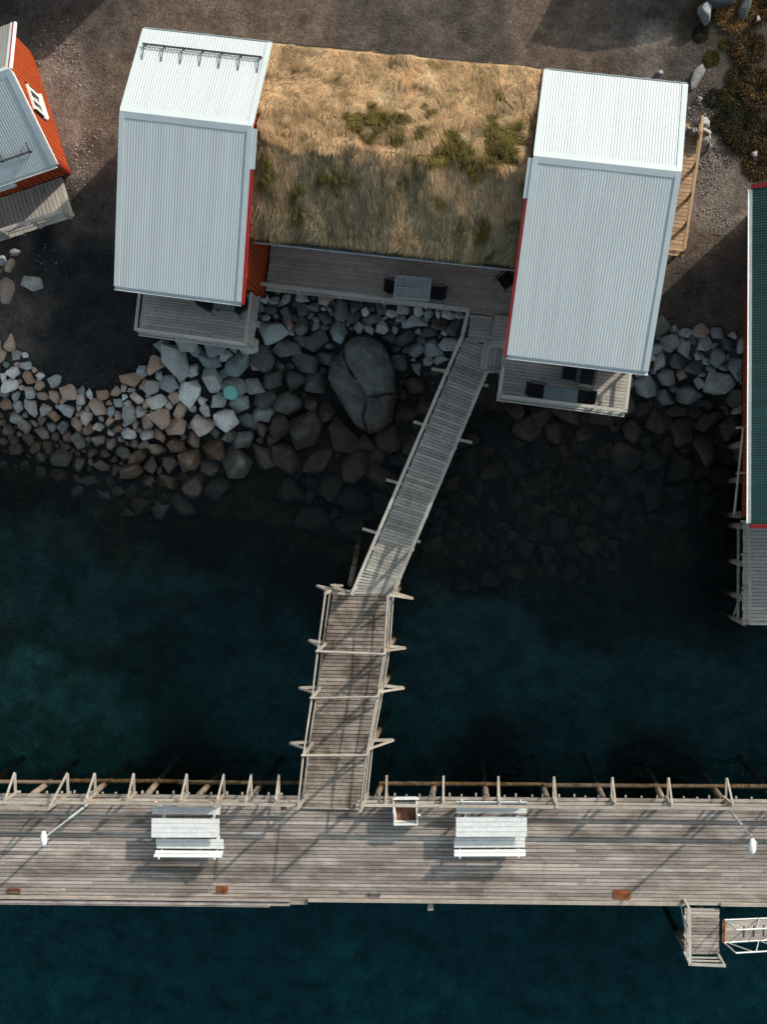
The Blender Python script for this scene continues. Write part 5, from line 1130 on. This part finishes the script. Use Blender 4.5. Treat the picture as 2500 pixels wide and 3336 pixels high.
bench([(508, 2732), (728, 2734), (728, 2766), (508, 2764)], 1, 'white bench in front of the left picnic table')
picnic_table([(1486, 2662), (1718, 2661), (1719, 2726), (1487, 2727)], 'white picnic table right of the fish tub')
bench([(1488, 2623), (1719, 2624), (1719, 2650), (1488, 2650)], -1, 'white bench behind the right picnic table, against the railing')
bench([(1481, 2728), (1713, 2727), (1713, 2761), (1481, 2762)], 1, 'white bench in front of the right picnic table')

def fish_tub():
    zt = PIER + 0.62; c = [P(1281, 2603, zt), P(1357, 2601, zt), P(1361, 2687, zt), P(1285, 2688, zt)]; ctr = sum(c, Vector()) / 4
    r = thing('fish_tub', Vector((ctr.x, ctr.y, PIER)), 'open white plastic fish tub with rusty sludge by the railing', 'tub')
    def ring(s, z): return [Vector((lerp(ctr.x, q.x, s), lerp(ctr.y, q.y, s), z)) for q in c]
    rings = [ring(0.86, PIER + .08), ring(1.0, zt - .06), ring(1.04, zt - .06), ring(1.04, zt), ring(0.95, zt), ring(0.84, PIER + .2)]
    v = sum(rings, []); f = []
    for k in range(5):
        for i in range(4): f.append((k * 4 + i, k * 4 + (i + 1) % 4, k * 4 + 4 + (i + 1) % 4, k * 4 + 4 + i))
    f += [(3, 2, 1, 0), (20, 21, 22, 23)]
    o = mesh_obj('tub_body', v, f, 'tub', r)
    s = ring(0.83, PIER + .205); s2 = ring(0.855, PIER + .26)
    mesh_obj('sludge', s + s2, [(0, 1, 5, 4), (1, 2, 6, 5), (2, 3, 7, 6), (3, 0, 4, 7), (4, 5, 6, 7), (3, 2, 1, 0)], 'silt', r)
    for t in (0.15, 0.85):
        a, b = lerp(ring(.8, 0)[0], ring(.8, 0)[1], t), lerp(ring(.8, 0)[3], ring(.8, 0)[2], t)
        beam('foot', Vector((a.x, a.y, PIER + .041)), Vector((b.x, b.y, PIER + .041)), 0.10, 0.075, 'tub', r)
    p = P(1366, 2655, zt - .15); beam('handle', p - Vector((.06, 0, 0)), p + Vector((.04, 0, 0)), 0.06, 0.05, 'tub', r)
    p0, p1 = P(1281, 2602, zt + .02), P(1366, 2601, zt + .02); beam('rim_bar', p0, p1, 0.07, 0.05, 'tub', r)
fish_tub()

def street_lamp(base, head, label):
    b = P(*base, PIER); h = P(*head, PIER + 4.5)
    r = thing('street_lamp', b, label, 'lamp', 'lamp posts on the pier')
    beam('base_plate', b + Vector((-.16, .02, .012)), b + Vector((.16, .02, .012)), 0.2, 0.025, 'rust', r)
    pole('sleeve', b + Vector((0, 0, .02)), b + Vector((0, 0, .35)), 0.13, 'rust', r, 'pipe')
    pole('lower_pole', b + Vector((0, 0, .02)), b + Vector((0, 0, 2.2)), 0.08, 'galv', r, 'pipe')
    pole('upper_pole', b + Vector((0, 0, 2.18)), b + Vector((0, 0, 4.3)), 0.045, 'galv', r, 'pipe')
    top = b + Vector((0, 0, 4.3)); d = Vector((h.x - b.x, h.y - b.y, 0)); d = d.normalized() if d.length > .05 else Vector((0, -1, 0))
    d = Vector((0, -1, 0))
    start = Vector((h.x, h.y + 0.2, PIER + 4.46)); pole('arm', top - Vector((0, 0, .05)), start, 0.04, 'galv', r, 'pipe')
    # luminaire: long flat egg
    vs, fs = [], []; n, m = 12, 8
    for i in range(n + 1):
        t = i / n; y = 0.2 - 0.42 * t; w = 0.115 * math.sin(math.pi * min(1, (0.10 + 0.86 * t))) ** 0.55 * (0.75 + 0.35 * t); hh = 0.08 * math.sin(math.pi * (0.08 + 0.84 * t)) ** 0.6
        for j in range(m):
            a = 2 * math.pi * j / m; vs.append(Vector((h.x + w * math.cos(a), h.y + y, PIER + 4.47 + hh * math.sin(a) * (1 if math.sin(a) > 0 else .5))))
    for i in range(n):
        for j in range(m): fs.append((i * m + j, i * m + (j + 1) % m, (i + 1) * m + (j + 1) % m, (i + 1) * m + j))
    fs += [tuple(range(m))[::-1], tuple(n * m + j for j in range(m))]
    mesh_obj('luminaire', vs, fs, 'lamp_white', r, smooth=True)
street_lamp((298, 2610), (140, 2732), 'street lamp on the pier near the left edge')
street_lamp((2368, 2628), (2454, 2757), 'street lamp on the pier near the right edge')

def plate(px, w, h, label, studs=2, mat='rust', hgt=0.02):
    p = P(*px, PIER + .004); r = thing('mooring_plate', p, label, 'mooring plate', 'mooring irons on the pier')
    beam('plate', p + Vector((-w / 2, 0, hgt / 2)), p + Vector((w / 2, 0, hgt / 2)), h, hgt, mat, r)
    for i in range(studs):
        x = lerp(-w / 3, w / 3, i / max(1, studs - 1)) if studs > 1 else 0
        pole('stud', p + Vector((x, 0, hgt)), p + Vector((x, 0, hgt + .09)), 0.05, mat, r, 'pipe')
    return r
plate((724, 2899), 0.36, 0.24, 'rusty mooring iron with two studs in front of the left picnic table')
plate((2028, 2914), 0.52, 0.27, 'flat rusty square plate near the pier edge on the right', 0)
def ring_iron(px, label):
    p = P(*px, PIER + .004); r = thing('mooring_iron', p, label, 'mooring iron', 'mooring irons on the pier')
    for a, b in (((-.2, -.06), (.2, -.06)), ((-.2, .06), (.2, .06)), ((-.2, -.06), (-.2, .06)), ((.2, -.06), (.2, .06))):
        beam('bar', p + Vector((*a, .03)), p + Vector((*b, .03)), 0.035, 0.035 + 0.004 * (a[0] == b[0]), 'rust', r)
ring_iron((46, 2901), 'rusty rectangular iron frame at the left end of the pier')
p = P(1220, 2913, PIER + .004); r = thing('mooring_cleat', p, 'small dark cleat at the pier edge below the walkway', 'cleat')
for dx in (-.16, .16): pole('horn', p + Vector((dx, -.06, 0.02)), p + Vector((dx, .06, .05)), 0.04, 'steel', r, 'pipe'); 
beam('bar', p + Vector((-.19, 0, .05)), p + Vector((.19, 0, .05)), 0.035, 0.03, 'steel', r)
p = P(926, 2629, PIER + .004); r = thing('rust_patch_plate', p, 'small reddish iron plate beside the walkway end', 'plate')
beam('plate', p + Vector((-.09, 0, .006)), p + Vector((.09, 0, .006)), 0.13, 0.012, 'rust', r)
for dx in (-.06, .06): pole('bolt', p + Vector((dx, 0, .01)), p + Vector((dx, 0, .03)), 0.025, 'rust', r, 'pipe')

# ---------------------------------------------------------------- deck furniture
def chair(px, z, ang, label, s=1.0):
    p = P(*px, z + 0.42); p = Vector((p.x, p.y, z + .002)); a = math.radians(ang)
    r = thing('patio_chair', p, label, 'chair', 'black patio chairs')
    e, f = Vector((math.cos(a), math.sin(a), 0)), Vector((-math.sin(a), math.cos(a), 0))   # f: towards the back
    q = lambda x, y, zz: p + e * (x * s) + f * (y * s) + Vector((0, 0, zz))
    mesh_obj('seat', [q(-.21, -.22, .43), q(.21, -.22, .43), q(.21, .2, .40), q(-.21, .2, .40), q(-.21, -.22, .40), q(.21, -.22, .40), q(.21, .2, .37), q(-.21, .2, .37)],
             [(0, 1, 2, 3), (7, 6, 5, 4), (0, 4, 5, 1), (1, 5, 6, 2), (2, 6, 7, 3), (3, 7, 4, 0)], 'black', r)
    mesh_obj('backrest', [q(-.21, .2, .41), q(.21, .2, .41), q(.19, .33, .88), q(-.19, .33, .88), q(-.21, .225, .40), q(.21, .225, .40), q(.19, .355, .88), q(-.19, .355, .88)],
             [(0, 1, 2, 3), (7, 6, 5, 4), (0, 4, 5, 1), (1, 5, 6, 2), (2, 6, 7, 3), (3, 7, 4, 0)], 'black', r)
    for sx in (-1, 1):
        pole('leg', q(sx * .235, -.24, 0), q(sx * .235, -.20, .62), 0.028, 'steel', r, 'pipe'); pole('leg', q(sx * .235, .27, 0), q(sx * .225, .2, .62), 0.028, 'steel', r, 'pipe')
        beam('armrest', q(sx * .235, -.25, .63), q(sx * .235, .25, .64), 0.045, 0.022, 'steel', r)
def slab_table(px, z, label, mat, frame_mat, slats, h=0.73):
    c = [P(*q, z + h) for q in px]; ctr = sum(c, Vector()) / 4
    r = thing('patio_table', Vector((ctr.x, ctr.y, z)), label, 'table')
    if slats:
        for a, b in ((0, 1), (3, 2)): beam('top_frame', c[a], c[b], 0.07, 0.035, frame_mat, r)
        for s in (0.0, 0.48, 0.52, 1.0): beam('top_frame', lerp(c[0], c[1], s) + Vector((0, 0, .002)), lerp(c[3], c[2], s) + Vector((0, 0, .002)), 0.06 if s in (0, 1) else .025, 0.03, frame_mat, r)
        beam('top_frame', lerp(c[0], c[3], .5) + Vector((0, 0, .003)), lerp(c[1], c[2], .5) + Vector((0, 0, .003)), 0.03, 0.03, frame_mat, r)
        for s in (0.25, 0.76): beam('top_frame', lerp(c[0], c[1], s) + Vector((0, 0, .004)), lerp(c[3], c[2], s) + Vector((0, 0, .004)), 0.012, 0.03, frame_mat, r)
        for i in range(1, 21):
            t = i / 21; beam('slat', lerp(c[0], c[3], t) - Vector((0, 0, .006)), lerp(c[1], c[2], t) - Vector((0, 0, .006)), 0.023, 0.015, mat, r)
    else: slab('table_top', [x for x in c][::-1], 0.02, mat, r); [beam('top_frame', c[a] - Vector((0, 0, .035)), c[b] - Vector((0, 0, .035)), .03, .03, frame_mat, r) for a, b in ((0, 1), (1, 2), (2, 3), (3, 0))]
    for q in c:
        i = lerp(q, ctr, 0.08); pole('leg', Vector((i.x, i.y, z + .002)), i - Vector((0, 0, .03)), 0.05, frame_mat, r, 'pipe')
slab_table([(1292, 900), (1404, 909), (1397, 978), (1285, 969)], FLOOR, 'pale grey slatted table on the long shaded deck', 'table_grey', 'table_grey', True)
chair((1293, 938), FLOOR, 83, 'black chair at the left end of the slatted table')
chair((1420, 955), FLOOR, -97, 'black chair at the right end of the slatted table')
chair((1652, 912), FLOOR, -55, 'black chair turned in the corner beside the right cabin wall')
slab_table([(1776, 1256), (1885, 1268), (1880, 1313), (1770, 1300)], FLOOR, 'low dark topped table between chairs on the right cabin deck', 'table_glass', 'steel', False)
chair((1858, 1214), FLOOR, -10, 'black chair nearest the eave, left of the pair, on the right cabin deck')
chair((1914, 1228), FLOOR, -10, 'black chair nearest the eave, right of the pair, on the right cabin deck')
chair((1750, 1273), FLOOR, 80, 'black chair at the left end of the low dark table')
chair((1902, 1293), FLOOR, -100, 'black chair at the right end of the low dark table')
slab_table([(700, 968), (768, 976), (762, 1012), (694, 1003)], FLOOR, 'dark topped table half hidden under the left cabin eave', 'table_glass', 'steel', False)
chair((678, 985), FLOOR, 60, 'black chair left of the half hidden table on the left deck')
chair((783, 998), FLOOR, -50, 'black chair right of the half hidden table on the left deck')

# turquoise barrel
p = PG(752, 1283); zt = max(p.z + 0.55, 1.2); t = P(750, 1279, zt); r = thing('barrel', Vector((t.x, t.y, p.z)), 'round turquoise barrel standing among the grey stones', 'barrel')
pole('barrel_body', Vector((t.x, t.y, p.z - .2)), t - Vector((0, 0, .03)), 0.42, 'turquoise', r, 'pipe'); pole('lid', t - Vector((0, 0, .035)), t, 0.44, 'turquoise', r, 'pipe')
bpy.data.objects  # (parts share the barrel's colour)
